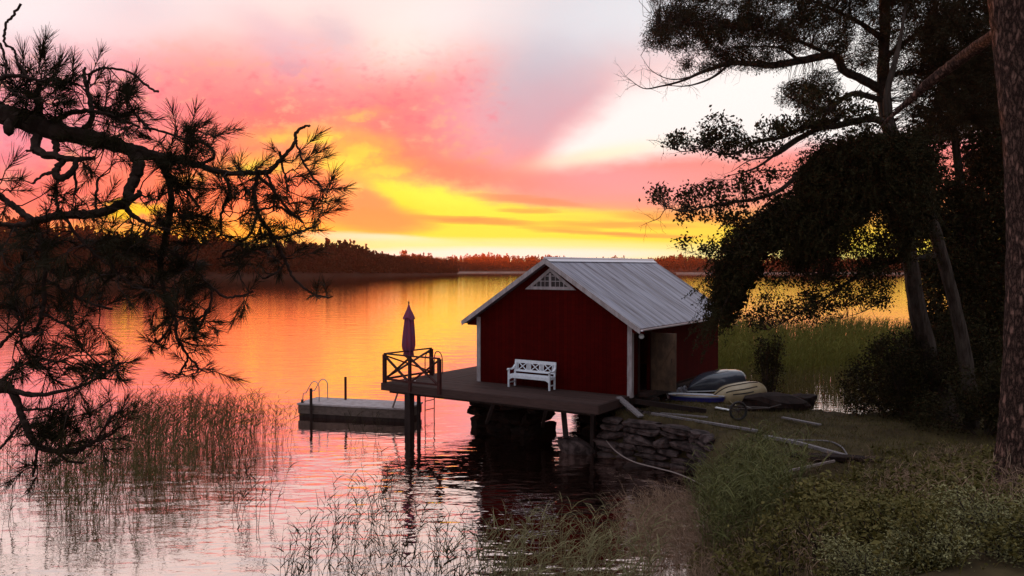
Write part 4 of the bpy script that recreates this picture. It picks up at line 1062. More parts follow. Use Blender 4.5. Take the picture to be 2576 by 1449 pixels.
p = at(2480, 1040, 22); shrub('alder_shrub', 'dark undergrowth bush right of the pale alder trunk', gz(p[0], p[1]), 2.2, 1.5, 800, 13, .09, .6, 'leaf', 6)
# bank shrubs, in three kinds, copied
kinds = [shrub('bank_shrub', 'low leafy shrub on the bank', (8.3, 12.6, 0), 1.0, .75, 230, 9, .075, .5, 'leaf2', 11), shrub('bank_shrub', 'low leafy shrub on the bank', (7, 14, 0), .8, .6, 150, 8, .06, .42, 'leaf2', 12), shrub('bank_shrub', 'low leafy shrub on the bank', (9, 16, 0), 1.2, .7, 170, 9, .09, .6, 'leaf2', 13)]
spots = [(5.2, 11.2), (6.1, 10.4), (4.6, 12.6), (6.9, 11.6), (5.6, 13.2), (7.6, 12.9), (6.4, 14.4), (5.5, 15.1), (7.2, 15.8), (8.4, 11.4), (8.8, 14.9), (9.2, 14.0), (8.9, 16.2), (9.4, 16.2), (9.9, 17.8), (5.0, 9.6), (6.2, 8.9), (7.1, 9.6), (8.9, 18.6), (10.6, 19.4), (10.8, 16.9), (11.2, 18.4), (4.2, 10.6), (7.0, 13.2), (9.6, 13.0), (11.6, 21.4), (5.9, 8.2), (5.2, 7.6), (6.6, 8.1), (4.2, 7.9), (4.5, 9.4), (4.0, 11.8), (5.2, 12.2)]
for i, (x, y) in enumerate(spots):
    o = kinds[i] if i < 3 else copy_tree(kinds[i % 3])
    o.location = (x, y, G(x, y) - .05); o.rotation_euler = (0, 0, i * 2.4); s = rng.uniform(.8, 1.35) * (.7 if y < 9 else 1); px_ = CX + F * x / y; lim = np.interp(px_, [1700, 1900, 2100, 2300, 2700], [1330, 1235, 1225, 1215, 1205]) + rng.uniform(-25, 40); sz = min(s * rng.uniform(.8, 1.1), max(.22, (HC - (lim - 672) * y / F - G(x, y)) / 1.05)); o.scale = (s * (.75 if sz < .5 else 1), s * (.75 if sz < .5 else 1), sz); o['group'] = 'low leafy shrubs on the bank'
ps = shrub('pale_shrub', 'pale grey green shrub in the bottom right corner', (0, 0, 0), 1.0, .7, 420, 9, .05, .42, 'leaf3', 21)
for i, (x, y, s, lab) in enumerate([(5.0, 8.2, 1.0, 'pale grey green shrub in the bottom right corner, the largest of the pale ones'), (4.25, 8.0, .8, 'smaller pale shrub at the bottom edge left of the corner shrub'), (5.7, 8.9, .8, 'pale shrub cut by the right edge just above the corner shrub'), (3.55, 8.0, .75, 'pale shrub at the bottom edge furthest left of the pale ones')]):
    o = ps if i == 0 else copy_tree(ps)
    o.location = (x, y, G(x, y) - .1); o.scale = (s, s, s * .72); o.rotation_euler = (0, 0, i * 2.1); o['label'] = lab

# ------------------------------------------------------------------ the near pine whose branches hang in from the left
P0 = thing('pine_tree', (-3.1, 2.4, G(-3.1, 2.4)), label='near pine whose twisted branches hang in from the left edge', category='tree')
pinv = Matrix.Translation(-Vector(P0.location))
t = MB(); t.tube(catmull([(-3.1, 2.4, G(-3.1, 2.4) - .3), (-3.08, 2.42, 5.0), (-3.0, 2.45, 7.5), (-3.1, 2.4, 11), (-3.0, 2.4, 15)], 6), np.linspace(.26, .10, 25), 16, rough=.05)
t.build('trunk', M['pine_bark'], P0, smooth=True).matrix_parent_inverse = pinv
ND = 2.75
LIMBS = []
def limb(pts, sub=()):
    """pts rows: px, py, distance, radius in px"""
    rows = [(x, y, d, rp * d / F) for x, y, d, rp in pts]
    c, r = limb_pts(rows, 6); c = c + rng.normal(0, .0014, c.shape)
    m = MB(); m.tube(c, r * rng.uniform(.92, 1.09, len(r)), 9, rough=.10); S = [c]
    for s in sub:
        cc, rr = limb_pts([(x, y, d, rp * d / F) for x, y, d, rp in s], 6); cc = cc + rng.normal(0, .0016, cc.shape)
        m.tube(cc, np.maximum(rr * rng.uniform(.90, 1.12, len(rr)), .0013), 7, rough=.10); S.append(cc)
    LIMBS.append([m, S, []])
trunk_in = lambda z: (-3.0, 2.45, z)
# 0 main limb
limb([(-1100, 120, 2.6, 34), (-400, 190, 2.65, 32), (-60, 262, 2.7, 29), (0, 285, 2.7, 27), (69, 305, 2.7, 26), (144, 333, 2.7, 23), (219, 346, 2.72, 20), (291, 363, 2.75, 18), (343, 380, 2.75, 16), (400, 395, 2.75, 13), (450, 402, 2.75, 10), (500, 416, 2.8, 8), (560, 434, 2.8, 7), (620, 436, 2.8, 6.5), (676, 430, 2.8, 6), (706, 402, 2.8, 5), (742, 360, 2.8, 4.4), (744, 336, 2.8, 4), (762, 320, 2.8, 3.4), (780, 316, 2.8, 2)],
     [[(97, 335, 2.7, 11), (88, 372, 2.65, 11), (112, 388, 2.62, 11), (150, 396, 2.62, 9), (196, 400, 2.62, 7), (240, 396, 2.65, 4)], [(138, 352, 2.7, 8), (142, 374, 2.66, 7), (134, 392, 2.62, 6)], [(96, 372, 2.65, 4), (80, 376, 2.62, 3.4), (66, 380, 2.6, 2)],
      [(160, 404, 2.62, 7), (140, 434, 2.6, 9), (150, 448, 2.6, 9), (182, 430, 2.6, 8), (192, 402, 2.62, 6)], [(138, 432, 2.6, 5), (108, 440, 2.58, 3.6), (80, 462, 2.55, 2)], [(186, 424, 2.6, 4), (191, 460, 2.62, 3.4), (188, 490, 2.62, 2)], [(144, 448, 2.6, 4), (141, 480, 2.6, 3), (146, 520, 2.6, 2)],
      [(90, 308, 2.7, 10), (100, 270, 2.72, 9), (92, 240, 2.74, 8), (110, 205, 2.75, 6), (150, 200, 2.75, 5), (200, 215, 2.75, 3)], [(130, 330, 2.7, 8), (160, 290, 2.7, 7), (215, 280, 2.7, 6), (280, 290, 2.7, 4), (350, 320, 2.7, 3)], [(200, 342, 2.72, 8), (230, 300, 2.72, 7), (225, 240, 2.74, 6), (212, 195, 2.74, 5), (213, 168, 2.74, 3)],
      [(222, 210, 2.74, 4), (226, 188, 2.72, 3.6), (247, 175, 2.7, 3.4), (267, 170, 2.7, 3), (326, 182, 2.7, 2.6), (370, 216, 2.7, 2.4), (398, 231, 2.7, 1.6)], [(380, 330, 2.75, 2.4), (350, 300, 2.75, 3)], [(360, 320, 2.74, 3), (420, 334, 2.74, 2), (470, 352, 2.74, 1.4)], [(706, 402, 2.8, 4), (704, 380, 2.8, 3)], [(744, 356, 2.8, 3), (756, 390, 2.8, 2.4), (770, 420, 2.8, 2.2), (800, 460, 2.8, 2), (812, 480, 2.8, 1.5)],
      [(500, 416, 2.8, 5), (540, 390, 2.8, 4), (500, 350, 2.8, 3)], [(640, 434, 2.8, 5), (680, 470, 2.8, 4), (720, 520, 2.8, 3.5), (760, 560, 2.8, 2.6)], [(560, 436, 2.8, 5), (580, 480, 2.8, 4.4), (560, 530, 2.8, 3.6), (556, 590, 2.8, 2.4)], [(668, 434, 2.8, 4), (690, 480, 2.8, 3.4), (688, 530, 2.8, 2.4)], [(706, 404, 2.8, 3), (716, 440, 2.8, 2.6), (724, 480, 2.8, 2)]])
# 1 the bough turning down and back to the left
limb([(330, 378, 2.75, 16), (350, 410, 2.72, 15), (338, 450, 2.7, 14), (322, 485, 2.68, 13), (325, 500, 2.66, 12), (296, 519, 2.64, 12), (240, 537, 2.62, 11), (144, 543, 2.6, 10), (86, 554, 2.6, 9), (41, 523, 2.6, 8), (20, 509, 2.6, 8), (-20, 480, 2.6, 7), (-120, 430, 2.6, 6)],
     [[(325, 500, 2.66, 9), (352, 490, 2.66, 6), (346, 478, 2.66, 3)], [(312, 518, 2.64, 8), (340, 545, 2.64, 6), (380, 570, 2.66, 4)], [(86, 554, 2.6, 8), (60, 566, 2.58, 7), (20, 566, 2.58, 6), (-40, 560, 2.58, 5)], [(90, 556, 2.6, 7), (104, 610, 2.6, 6.5), (112, 660, 2.6, 6), (112, 720, 2.6, 5.5), (106, 790, 2.6, 5), (88, 830, 2.6, 4), (40, 862, 2.6, 3)],
      [(144, 543, 2.6, 4), (142, 500, 2.6, 3), (120, 490, 2.6, 2)], [(240, 536, 2.62, 4), (240, 500, 2.62, 3), (246, 450, 2.64, 2)], [(112, 700, 2.6, 4), (160, 730, 2.6, 3.4), (220, 760, 2.6, 3), (280, 778, 2.6, 2)], [(160, 545, 2.6, 4), (200, 600, 2.6, 3.4), (250, 650, 2.6, 2.6), (300, 690, 2.6, 1.6)], [(104, 620, 2.6, 4), (60, 660, 2.6, 3), (30, 720, 2.6, 2)], [(108, 790, 2.6, 4), (150, 810, 2.6, 3), (190, 830, 2.6, 2)]])
# 2 hanging shoots in the middle
limb([(395, 396, 2.75, 10), (420, 440, 2.74, 9), (430, 500, 2.72, 8), (424, 560, 2.72, 7.5), (410, 620, 2.72, 7), (404, 690, 2.72, 6), (420, 750, 2.72, 5.5), (440, 800, 2.72, 5), (446, 850, 2.72, 4), (470, 890, 2.72, 3), (500, 925, 2.72, 2)],
     [[(424, 450, 2.74, 5), (470, 480, 2.74, 4), (500, 520, 2.76, 3)], [(412, 620, 2.72, 4), (470, 660, 2.72, 3.6), (520, 710, 2.72, 3), (560, 744, 2.72, 3), (600, 746, 2.72, 2), (636, 734, 2.72, 1.6)], [(528, 716, 2.72, 2.6), (530, 760, 2.72, 2.2), (500, 830, 2.72, 1.8)], [(404, 690, 2.72, 4), (396, 640, 2.72, 3)], [(470, 890, 2.72, 2.4), (470, 910, 2.72, 2), (450, 940, 2.72, 1.6)], [(440, 800, 2.72, 3), (410, 850, 2.72, 2.4), (390, 860, 2.72, 1.6)], [(446, 800, 2.72, 3), (500, 800, 2.72, 2.4), (530, 770, 2.72, 1.6)]])
# 3 right-hand drooping twig
limb([(650, 436, 2.8, 6), (640, 480, 2.8, 5.6), (650, 540, 2.8, 5), (690, 600, 2.8, 4.6), (720, 660, 2.8, 4), (744, 706, 2.8, 3), (790, 740, 2.8, 2.4), (826, 748, 2.8, 1.6)],
     [[(650, 540, 2.8, 4), (620, 600, 2.8, 3), (560, 640, 2.8, 2)], [(690, 600, 2.8, 3), (740, 590, 2.8, 2.6), (790, 570, 2.8, 2)], [(720, 660, 2.8, 2.4), (690, 690, 2.8, 2), (660, 700, 2.8, 1.4)], [(648, 530, 2.8, 3), (700, 520, 2.8, 2.4), (730, 540, 2.8, 1.6)]])
# 4 lower bough
limb([(-700, 900, 2.5, 26), (-300, 930, 2.5, 24), (-60, 960, 2.5, 21), (10, 972, 2.5, 17), (31, 986, 2.5, 11), (51, 1030, 2.5, 9), (69, 1080, 2.5, 8.5), (93, 1118, 2.5, 8), (130, 1134, 2.5, 7), (192, 1134, 2.5, 6), (240, 1110, 2.5, 4.6), (291, 1088, 2.5, 2)],
     [[(20, 980, 2.5, 9), (70, 992, 2.48, 7), (124, 990, 2.46, 5), (190, 975, 2.46, 4), (250, 950, 2.46, 3), (300, 915, 2.46, 2)], [(5, 960, 2.5, 6), (40, 930, 2.5, 4), (90, 905, 2.5, 3), (150, 910, 2.5, 2)], [(51, 1030, 2.5, 4), (90, 1030, 2.5, 3), (140, 1030, 2.5, 2), (170, 1060, 2.5, 1.6)], [(60, 1052, 2.5, 4), (30, 1090, 2.5, 3), (0, 1130, 2.5, 2)], [(93, 1118, 2.5, 4), (90, 1160, 2.5, 3), (84, 1200, 2.5, 2)], [(140, 1134, 2.5, 4), (170, 1160, 2.5, 3), (210, 1165, 2.5, 2)], [(0, 965, 2.5, 8), (-40, 920, 2.5, 6), (0, 870, 2.5, 5), (30, 840, 2.5, 4), (60, 800, 2.5, 3)], [(40, 835, 2.5, 3), (90, 840, 2.5, 2)], [(240, 1110, 2.5, 3), (280, 1050, 2.5, 2), (310, 1030, 2.5, 1.5)]])
# 5 bare top twig
limb([(-80, 240, 2.6, 8), (0, 196, 2.6, 6), (45, 190, 2.6, 5), (70, 196, 2.6, 4), (110, 205, 2.65, 3)],
     [[(66, 194, 2.6, 3.4), (45, 154, 2.6, 3), (33, 124, 2.6, 3), (14, 113, 2.6, 2.8), (11, 86, 2.6, 2.6), (17, 58, 2.6, 2.4), (34, 38, 2.6, 2.2), (51, 10, 2.6, 1.6)], [(16, 190, 2.6, 3), (14, 150, 2.6, 2.6), (4, 120, 2.6, 2), (-10, 96, 2.6, 1.6)], [(0, 200, 2.6, 4), (30, 230, 2.6, 3), (70, 250, 2.6, 2)]])
SHOOTS = []                                   # (px, py, distance) of needle shoots
for x, y, rx, ry, n, d in [(200, 250, 150, 66, 46, 2.72), (90, 215, 90, 50, 16, 2.7), (300, 300, 70, 46, 18, 2.72), (60, 260, 80, 50, 16, 2.7), (460, 372, 74, 42, 22, 2.76), (500, 345, 34, 24, 7, 2.78), (250, 402, 56, 36, 14, 2.68), (440, 490, 80, 100, 48, 2.73), (575, 452, 46, 36, 12, 2.8), (640, 500, 66, 76, 30, 2.8), (770, 545, 50, 56, 16, 2.8), (742, 425, 40, 46, 10, 2.8), (800, 480, 30, 30, 5, 2.8),
                           (130, 506, 50, 26, 8, 2.6), (220, 520, 60, 26, 8, 2.62), (420, 610, 110, 76, 44, 2.72), (620, 620, 100, 60, 22, 2.8), (180, 640, 130, 70, 30, 2.6), (50, 620, 70, 80, 16, 2.6), (300, 620, 80, 60, 16, 2.64), (720, 620, 60, 40, 8, 2.8), (60, 840, 70, 90, 19, 2.56), (220, 786, 76, 44, 14, 2.6), (130, 770, 90, 70, 9, 2.6), (450, 800, 66, 50, 22, 2.72), (420, 862, 50, 26, 8, 2.72), (490, 930, 50, 26, 8, 2.72), (500, 830, 40, 50, 8, 2.72), (620, 744, 18, 12, 3, 2.72), (815, 746, 20, 10, 3, 2.8),
                           (180, 930, 110, 46, 22, 2.48), (270, 930, 40, 24, 7, 2.46), (70, 930, 60, 40, 10, 2.5), (190, 1100, 100, 46, 24, 2.5), (60, 1070, 60, 60, 9, 2.5), (150, 1040, 60, 26, 8, 2.5), (290, 1060, 30, 40, 5, 2.5), (80, 1190, 40, 26, 3, 2.5), (0, 470, 40, 46, 8, 2.6), (110, 160, 20, 16, 2, 2.6), (300, 720, 80, 50, 5, 2.62), (420, 710, 60, 40, 14, 2.72), (30, 740, 50, 60, 10, 2.58)]:
    SHOOTS.append(ell(x, y, rx, ry, d, .07, n))
SH = np.concatenate(SHOOTS)
allS = np.concatenate([np.concatenate(l[1]) for l in LIMBS]); own = np.concatenate([np.full(sum(map(len, l[1])), i) for i, l in enumerate(LIMBS)])
near = np.array([np.argmin(((allS - q) ** 2).sum(1)) for q in SH])
for i, (m, S, _) in enumerate(LIMBS):
    sel = own[near] == i; q, s = SH[sel], allS[near[sel]]
    nd = MB()
    if len(q):
        ax = unit(q - s + rng.normal(0, .05, q.shape) + np.array([.02, 0, .018]))      # shoots turn outward and a little up
        ln = rng.uniform(.06, .11, len(q)); tipp = q + ax * ln[:, None]
        mid = (s + q) / 2 + rng.normal(0, .008, q.shape)
        prisms(m, s, mid, .0026, .0022); prisms(m, mid, q, .0022, .002); prisms(m, q, tipp, .002, .001)
        per = 66; k = len(q) * per
        u = rng.uniform(0, 1, k) ** .8; Q = np.repeat(q, per, 0); A = np.repeat(ax, per, 0); base = Q + A * (u * np.repeat(ln, per))[:, None]
        keep = rng.random(k) < np.repeat(rng.uniform(.45, 1.0, len(q)), per)
        rd = unit(np.cross(A, rand_dir(k))); ang = rng.uniform(.35, 1.25, k) * (1 - .5 * u)
        dr = unit(A * np.cos(ang)[:, None] + rd * np.sin(ang)[:, None] + [0, 0, -.03])
        nl = rng.uniform(.038, .064, k) * np.repeat(rng.uniform(.75, 1.1, len(q)), per)
        base, dr, A, nl = base[keep], dr[keep], A[keep], nl[keep]
        e1 = base + dr * (nl * .55)[:, None]; e2 = e1 + unit(dr + A * .12 + [0, 0, -.03]) * (nl * .45)[:, None]
        prisms(nd, base, e1, .0008, .0008); prisms(nd, e1, e2, .0008, .00035)
    b = m.build('branch', M['twig'], P0, smooth=False); b.matrix_parent_inverse = pinv
    if len(q): nd.build('needles', M['needle'], b)
cone = MB(); cone.lathe([(.001, -.03), (.014, -.02), (.017, 0), (.012, .018), (.001, .03)], 10, at(22, 320, 2.66)); cone.build('cone', M['twig'], P0).matrix_parent_inverse = pinv

# ------------------------------------------------------------------ reeds and grasses
def reeds(mb, b, h, w=.012, nleaf=6, leaf=.38, lw=.018, lean=.10, wind=(.10, 0, 0), droop=.22, lo=.30):
    n = len(b); h = np.broadcast_to(h, (n,)) * rng.uniform(.72, 1.12, n)
    ax = unit(np.array([0, 0, 1.0]) + rng.normal(0, lean, (n, 3)) * [1, 1, 0] + np.array(wind) * .4)
    bend = np.array(wind) * h[:, None] * rng.uniform(.2, 1.4, (n, 1)) + rng.normal(0, .05, (n, 3)) * h[:, None] * [1, 1, 0]
    ribbons(mb, b, ax, h, w, bend, 4, .35)
    k = n * nleaf; t = rng.uniform(lo, .97, k); B = np.repeat(b, nleaf, 0) + np.repeat(ax, nleaf, 0) * (t * np.repeat(h, nleaf))[:, None] + np.repeat(bend, nleaf, 0) * (t ** 2)[:, None]
    a = rng.uniform(0, 2 * np.pi, k); d = unit(np.stack([np.cos(a), np.sin(a), rng.uniform(.8, 2.2, k)], -1) + np.array(wind) * 2)
    L_ = leaf * rng.uniform(.5, 1.15, k); out = np.stack([np.cos(a), np.sin(a), 0 * a], -1)
    ribbons(mb, B, d, L_, lw * rng.uniform(.6, 1.1, k), out * (L_ * .22)[:, None] - np.array([0, 0, 1]) * (L_ * droop * rng.uniform(.4, 1.8, k))[:, None] + np.array(wind) * .5 * L_[:, None], 3, .08)
def base_poly(P, n, z=-.12):
    P = np.asarray(P, float); W_ = on_v(P[:, 0], P[:, 1], 0)[:, :2]; lo, hi = W_.min(0), W_.max(0); out = []
    while sum(map(len, out)) < n:
        x, y = rng.uniform(lo[0], hi[0], 4 * n), rng.uniform(lo[1], hi[1], 4 * n); ok = inpoly(W_, x, y); out.append(np.stack([x[ok], y[ok]], -1))
    q = np.concatenate(out)[:n]; return np.concatenate([q, np.full((n, 1), z)], 1)
def feather(b, s): return b + rng.normal(0, s, b.shape) * [1, 1, 0]
def clumpy(b, s):
    """keep only points where a wavy field is high, so that the stand breaks into clumps"""
    f = np.sin(b[:, 0] * s + 1) * np.sin(b[:, 1] * s * .8 + 2) + .6 * np.sin(b[:, 0] * s * 2.3 + b[:, 1] * s * 1.7)
    return b[f > rng.uniform(-1.2, .6, len(b))]
STUFF = dict(kind='stuff')
m = MB()
reeds(m, clumpy(base_poly([(-160, 1135), (200, 1095), (400, 1070), (560, 1068), (660, 1080), (640, 1130), (560, 1190), (470, 1260), (330, 1310), (-160, 1370)], 1600), .9), 1.65, .013, 7, .40, .020)
reeds(m, clumpy(base_poly([(330, 1085), (560, 1068), (640, 1085), (560, 1150), (420, 1190), (250, 1200)], 420), 1.2), 1.75, .014, 8, .42, .022)
reeds(m, base_poly([(560, 1070), (740, 1085), (730, 1130), (600, 1200), (500, 1220)], 170), 1.5, .012, 5, .36, .018)
m.build('reeds', M['reed'], label='tall green reed stand in the water on the left under the pine branch', category='reeds', **STUFF)
m = MB()
reeds(m, base_poly([(540, 1230), (720, 1240), (700, 1330), (560, 1340)], 26), 1.5, .012, 5, .38, .022)
reeds(m, base_poly([(700, 1400), (900, 1380), (1250, 1420), (1300, 1620), (700, 1680)], 170), 1.35, .011, 6, .34, .021, lean=.16)
reeds(m, base_poly([(830, 1290), (1000, 1290), (1100, 1400), (850, 1420)], 46), 1.5, .011, 6, .36, .02, lean=.2)
reeds(m, base_poly([(870, 1090), (960, 1090), (960, 1110), (870, 1110)], 14, z=.1), .9, .012, 4, .36, .02, lean=.35)
m.build('reeds', M['reed_dark'], label='sparse thin reeds standing in the pink water at the bottom', category='reeds', **STUFF)
m = MB()
reeds(m, feather(base_poly([(1190, 1400), (1420, 1360), (1640, 1400), (1640, 1640), (1180, 1680)], 300), .3), 1.1, .014, 5, .62, .022, lean=.30, droop=.5, wind=(.14, 0, 0))
m.build('sedge', M['grass_o'], label='arching olive sedge over the dark water at the bottom centre', category='grass', **STUFF)
m = MB()
reeds(m, feather(base_poly([(1600, 1310), (1700, 1290), (1790, 1300), (1800, 1440), (1730, 1450), (1640, 1390)], 1300), .38), .9, .008, 3, .34, .009, lean=.30, droop=.5, wind=(-.22, 0, 0))
reeds(m, base_poly([(1740, 1480), (1800, 1460), (1960, 1500), (1960, 1700), (1800, 1700)], 900), .8, .008, 3, .34, .009, lean=.30, droop=.5, wind=(-.1, 0, 0))
m.build('dry_grass', M['grass_t'], label='pale dry grass leaning over the water beside the green clump', category='grass', **STUFF)
m = MB()
n = 1500; q = np.stack([rng.uniform(3.6, 6.4, n), rng.uniform(14.6, 19.4, n)], -1); q = q[(np.abs(q[:, 0] - 4.6 - (q[:, 1] - 15) * .12) < .9)]
b = np.concatenate([q, np.maximum(ground_z(q[:, 0], q[:, 1]), -.1)[:, None]], 1)
reeds(m, b[::2], 1.5, .012, 8, .50, .020, lean=.14, droop=.5, wind=(.05, 0, 0))
m.build('tall_grass', M['grass_g'], label='tall drooping green reed grass clump at the water edge in front of the quay', category='grass', **STUFF)
# the bay behind: thin reeds, then the wide green bed
m = MB()
n = 1500; q = np.stack([rng.uniform(10.2, 19, n), rng.uniform(31.2, 40, n)], -1); q = q[(land_depth(q[:, 0], q[:, 1]) < -.2)]; q = q[rng.random(len(q)) < np.clip((q[:, 1] - 30) / 9, .25, 1)]
reeds(m, np.concatenate([q, np.full((len(q), 1), -.1)], 1), 1.15, .014, 4, .35, .018, lean=.05)
m.build('reeds', M['reed'], label='thin reeds in the lit water behind the rocks', category='reeds', **STUFF)
m = MB()
n = 16000; q = np.stack([rng.uniform(9, 46, n), 38.5 + 38 * rng.uniform(0, 1, n) ** 1.3], -1); q = q[land_depth(q[:, 0], q[:, 1]) < .5]
q = q[(q[:, 1] < 70 + 3 * np.sin(q[:, 0] * .7)) & (q[:, 1] > 40 + 1.2 * np.sin(q[:, 0] * 1.3))]
reeds(m, np.concatenate([q, np.full((len(q), 1), -.1)], 1), 1.75, .05, 3, .5, .045, lean=.06)
m.build('reed_bed', M['reed_field'], label='wide green reed bed in the bay behind the boathouse', category='reeds', **STUFF)
# turf and low weeds on land
m = MB()
n = 30000; q = np.stack([rng.uniform(2.6, 15, n), rng.uniform(17, 31, n)], -1); z = ground_z(q[:, 0], q[:, 1]); ok = (land_depth(q[:, 0], q[:, 1]) > .1) & (z > .5)
q, z = q[ok], z[ok]; lq = np.array([toL((a_, b_, 0))[:2] for a_, b_ in q]); ok = ~((lq[:, 0] < .1) & (lq[:, 0] > -6.3) & (lq[:, 1] > -.1) & (lq[:, 1] < 8.5)); q, z = q[ok], z[ok]; n = len(q)
ribbons(m, np.concatenate([q, z[:, None] - .01], 1), unit(rng.normal(0, .5, (n, 3)) * [1, 1, 0] + [0, 0, 1]), rng.uniform(.05, .17, n), .014, rng.normal(0, .04, (n, 3)), 2, .1)
m.build('turf_grass', M['lawn'], label='short brown green grass on the turf by the boathouse', category='grass', **STUFF)
m = MB()
n = 20000; q = np.stack([rng.uniform(3.4, 14, n), rng.uniform(7.4, 20.5, n)], -1); ok = land_depth(q[:, 0], q[:, 1]) > -.05; q = q[ok]; q = q[(q[:, 1] < 17.2) | (q[:, 0] > 9)]; q = q[rng.random(len(q)) < .45 + .55 * np.sin(q[:, 0] * 2.1 + 1) * np.sin(q[:, 1] * 1.7)]; n = len(q)
z = ground_z(q[:, 0], q[:, 1]); hgt = (.12 + .22 * (q[:, 1] < 13)) + .12 * (1 + np.sin(q[:, 0] * 1.4) * np.sin(q[:, 1] * 1.1 + 2)) * .5
c = np.concatenate([q, (z + rng.uniform(.03, 1, n) * hgt)[:, None]], 1); clump_leaves(m, c[::2], 3, .05, .05, .5); clump_leaves(m, c[1::6], 4, .07, .11, .6)
ribbons(m, np.concatenate([q, z[:, None] - .02], 1)[::3], unit(rng.normal(0, .35, (len(q[::3]), 3)) * [1, 1, 0] + [0, 0, 1]), rng.uniform(.2, .55, len(q[::3])), .012, rng.normal(0, .10, (len(q[::3]), 3)), 3, .1)
k3 = rng.choice(len(q), 900, replace=False); k3 = k3[(q[k3, 1] < 15.5) & (q[k3, 1] > 9.2)]
reeds(m, np.concatenate([q[k3], z[k3][:, None]], 1), .62, .012, 12, .15, .055, lean=.14, wind=(0, 0, 0), droop=.6, lo=.15)
m.build('undergrowth', M['leaf2'], label='low weeds and leaves covering the bank at the lower right', category='weeds', **STUFF)

m = MB()
n = 2600; q = np.stack([rng.uniform(3.6, 13, n), rng.uniform(9.2, 20, n)], -1); q = q[land_depth(q[:, 0], q[:, 1]) > 0]; q = q[np.sin(q[:, 0] * 1.9 + 2) * np.sin(q[:, 1] * 1.4 + 1) > -.1]; n = len(q); z = ground_z(q[:, 0], q[:, 1])
hh = np.where((q[:, 1] > 13.5) & (q[:, 1] < 20), .32, .75)
reeds(m, np.concatenate([q, z[:, None] - .02], 1), hh, .007, 4, .30, .010, lean=.25, wind=(.04, 0, 0), droop=.5)
m.build('dry_grass', M['grass_t'], label='pale dead grass stalks standing among the bank shrubs', category='grass', **STUFF)

# ------------------------------------------------------------------ quay stones
def single(name, mb, mat, label, cat, smooth=False, group=None):
    o = mb.build(name, mat, None, smooth); o['label'] = label; o['category'] = cat
    if group: o['group'] = group
    return o
def wall_of_stones(path, z0, z1, seed, thick=.6):
    m = MB(); P_ = np.array(path, float); seg = np.hypot(*np.diff(P_, axis=0).T); k = seed; z = z0
    cum = np.concatenate([[0], np.cumsum(seg)])
    while z < z1 - .05:
        h = min(rng.uniform(.17, .34), z1 - z + .06); s = rng.uniform(-.3, 0)
        while s < cum[-1]:
            w_ = rng.uniform(.4, 1.35); t = np.clip(s + w_ / 2, 0, cum[-1]); x, y = np.interp(t, cum, P_[:, 0]), np.interp(t, cum, P_[:, 1]); i = min(np.searchsorted(cum, t, 'right') - 1, len(seg) - 1)
            d = (P_[i + 1] - P_[i]) / seg[i]; a = math.atan2(d[1], d[0]); b = MB(); rocks(b, (0, 0, 0), (w_ * .99, thick * rng.uniform(.8, 1.1), h * .98), k, jag=.2); k += 1
            v = b.v[0]; c_, s_ = math.cos(a), math.sin(a); v = v @ np.array([[c_, s_, 0], [-s_, c_, 0], [0, 0, 1]]) + [x - d[1] * rng.uniform(-.08, .08), y + d[0] * rng.uniform(-.08, .08), z + h / 2]
            m.add(v, np.concatenate(b.f[4])); s += w_
        z += h
    return m
single('stone_wall', wall_of_stones([(2.95, 25.25), (4.2, 24.35), (5.4, 23.3), (5.6, 22.2)], -.35, 1.12, 500), M['stone'], 'rough dry stone quay wall below the deck end and turf', 'stone wall')
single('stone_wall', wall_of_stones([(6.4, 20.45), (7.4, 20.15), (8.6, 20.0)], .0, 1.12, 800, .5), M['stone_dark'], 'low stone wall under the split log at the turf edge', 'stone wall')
def boulder(px, py, z, size, label, seed, rot=0, mat='stone'):
    p = on(px, py, z); b = MB(); rocks(b, (0, 0, size[2] * .5), size, seed, jag=.22)
    o = single('boulder', b, M[mat], label, 'boulder', group='loose granite blocks at the quay'); o.location = p; o.rotation_euler = (0, 0, rot); return o
boulder(1445, 1143, -.05, (1.15, .55, .52), 'long flat granite block in the water carrying the leaning deck post', 31, -.15)
boulder(1515, 1136, -.05, (.52, .5, .32), 'small granite block in the water beside the thin deck post', 32, .1)
boulder(1645, 1078, .72, (1.45, .8, .50), 'large rounded granite boulder on top of the quay wall', 33, -.5)
boulder(1690, 1108, .45, (1.1, .6, .34), 'flat granite slab below the large rounded boulder', 34, -.5)
boulder(1588, 1040, 1.15, (.75, .5, .18), 'low flat stone at the foot of the sloping plank', 35, -.3)
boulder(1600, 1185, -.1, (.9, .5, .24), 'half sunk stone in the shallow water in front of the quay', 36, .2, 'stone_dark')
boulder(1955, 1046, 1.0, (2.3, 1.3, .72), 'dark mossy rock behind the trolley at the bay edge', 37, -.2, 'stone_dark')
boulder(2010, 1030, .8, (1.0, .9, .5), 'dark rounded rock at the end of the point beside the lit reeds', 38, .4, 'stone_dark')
boulder(2010, 1182, .55, (1.0, .5, .42), 'squared block leaning below the second wall', 39, .1, 'stone_dark')

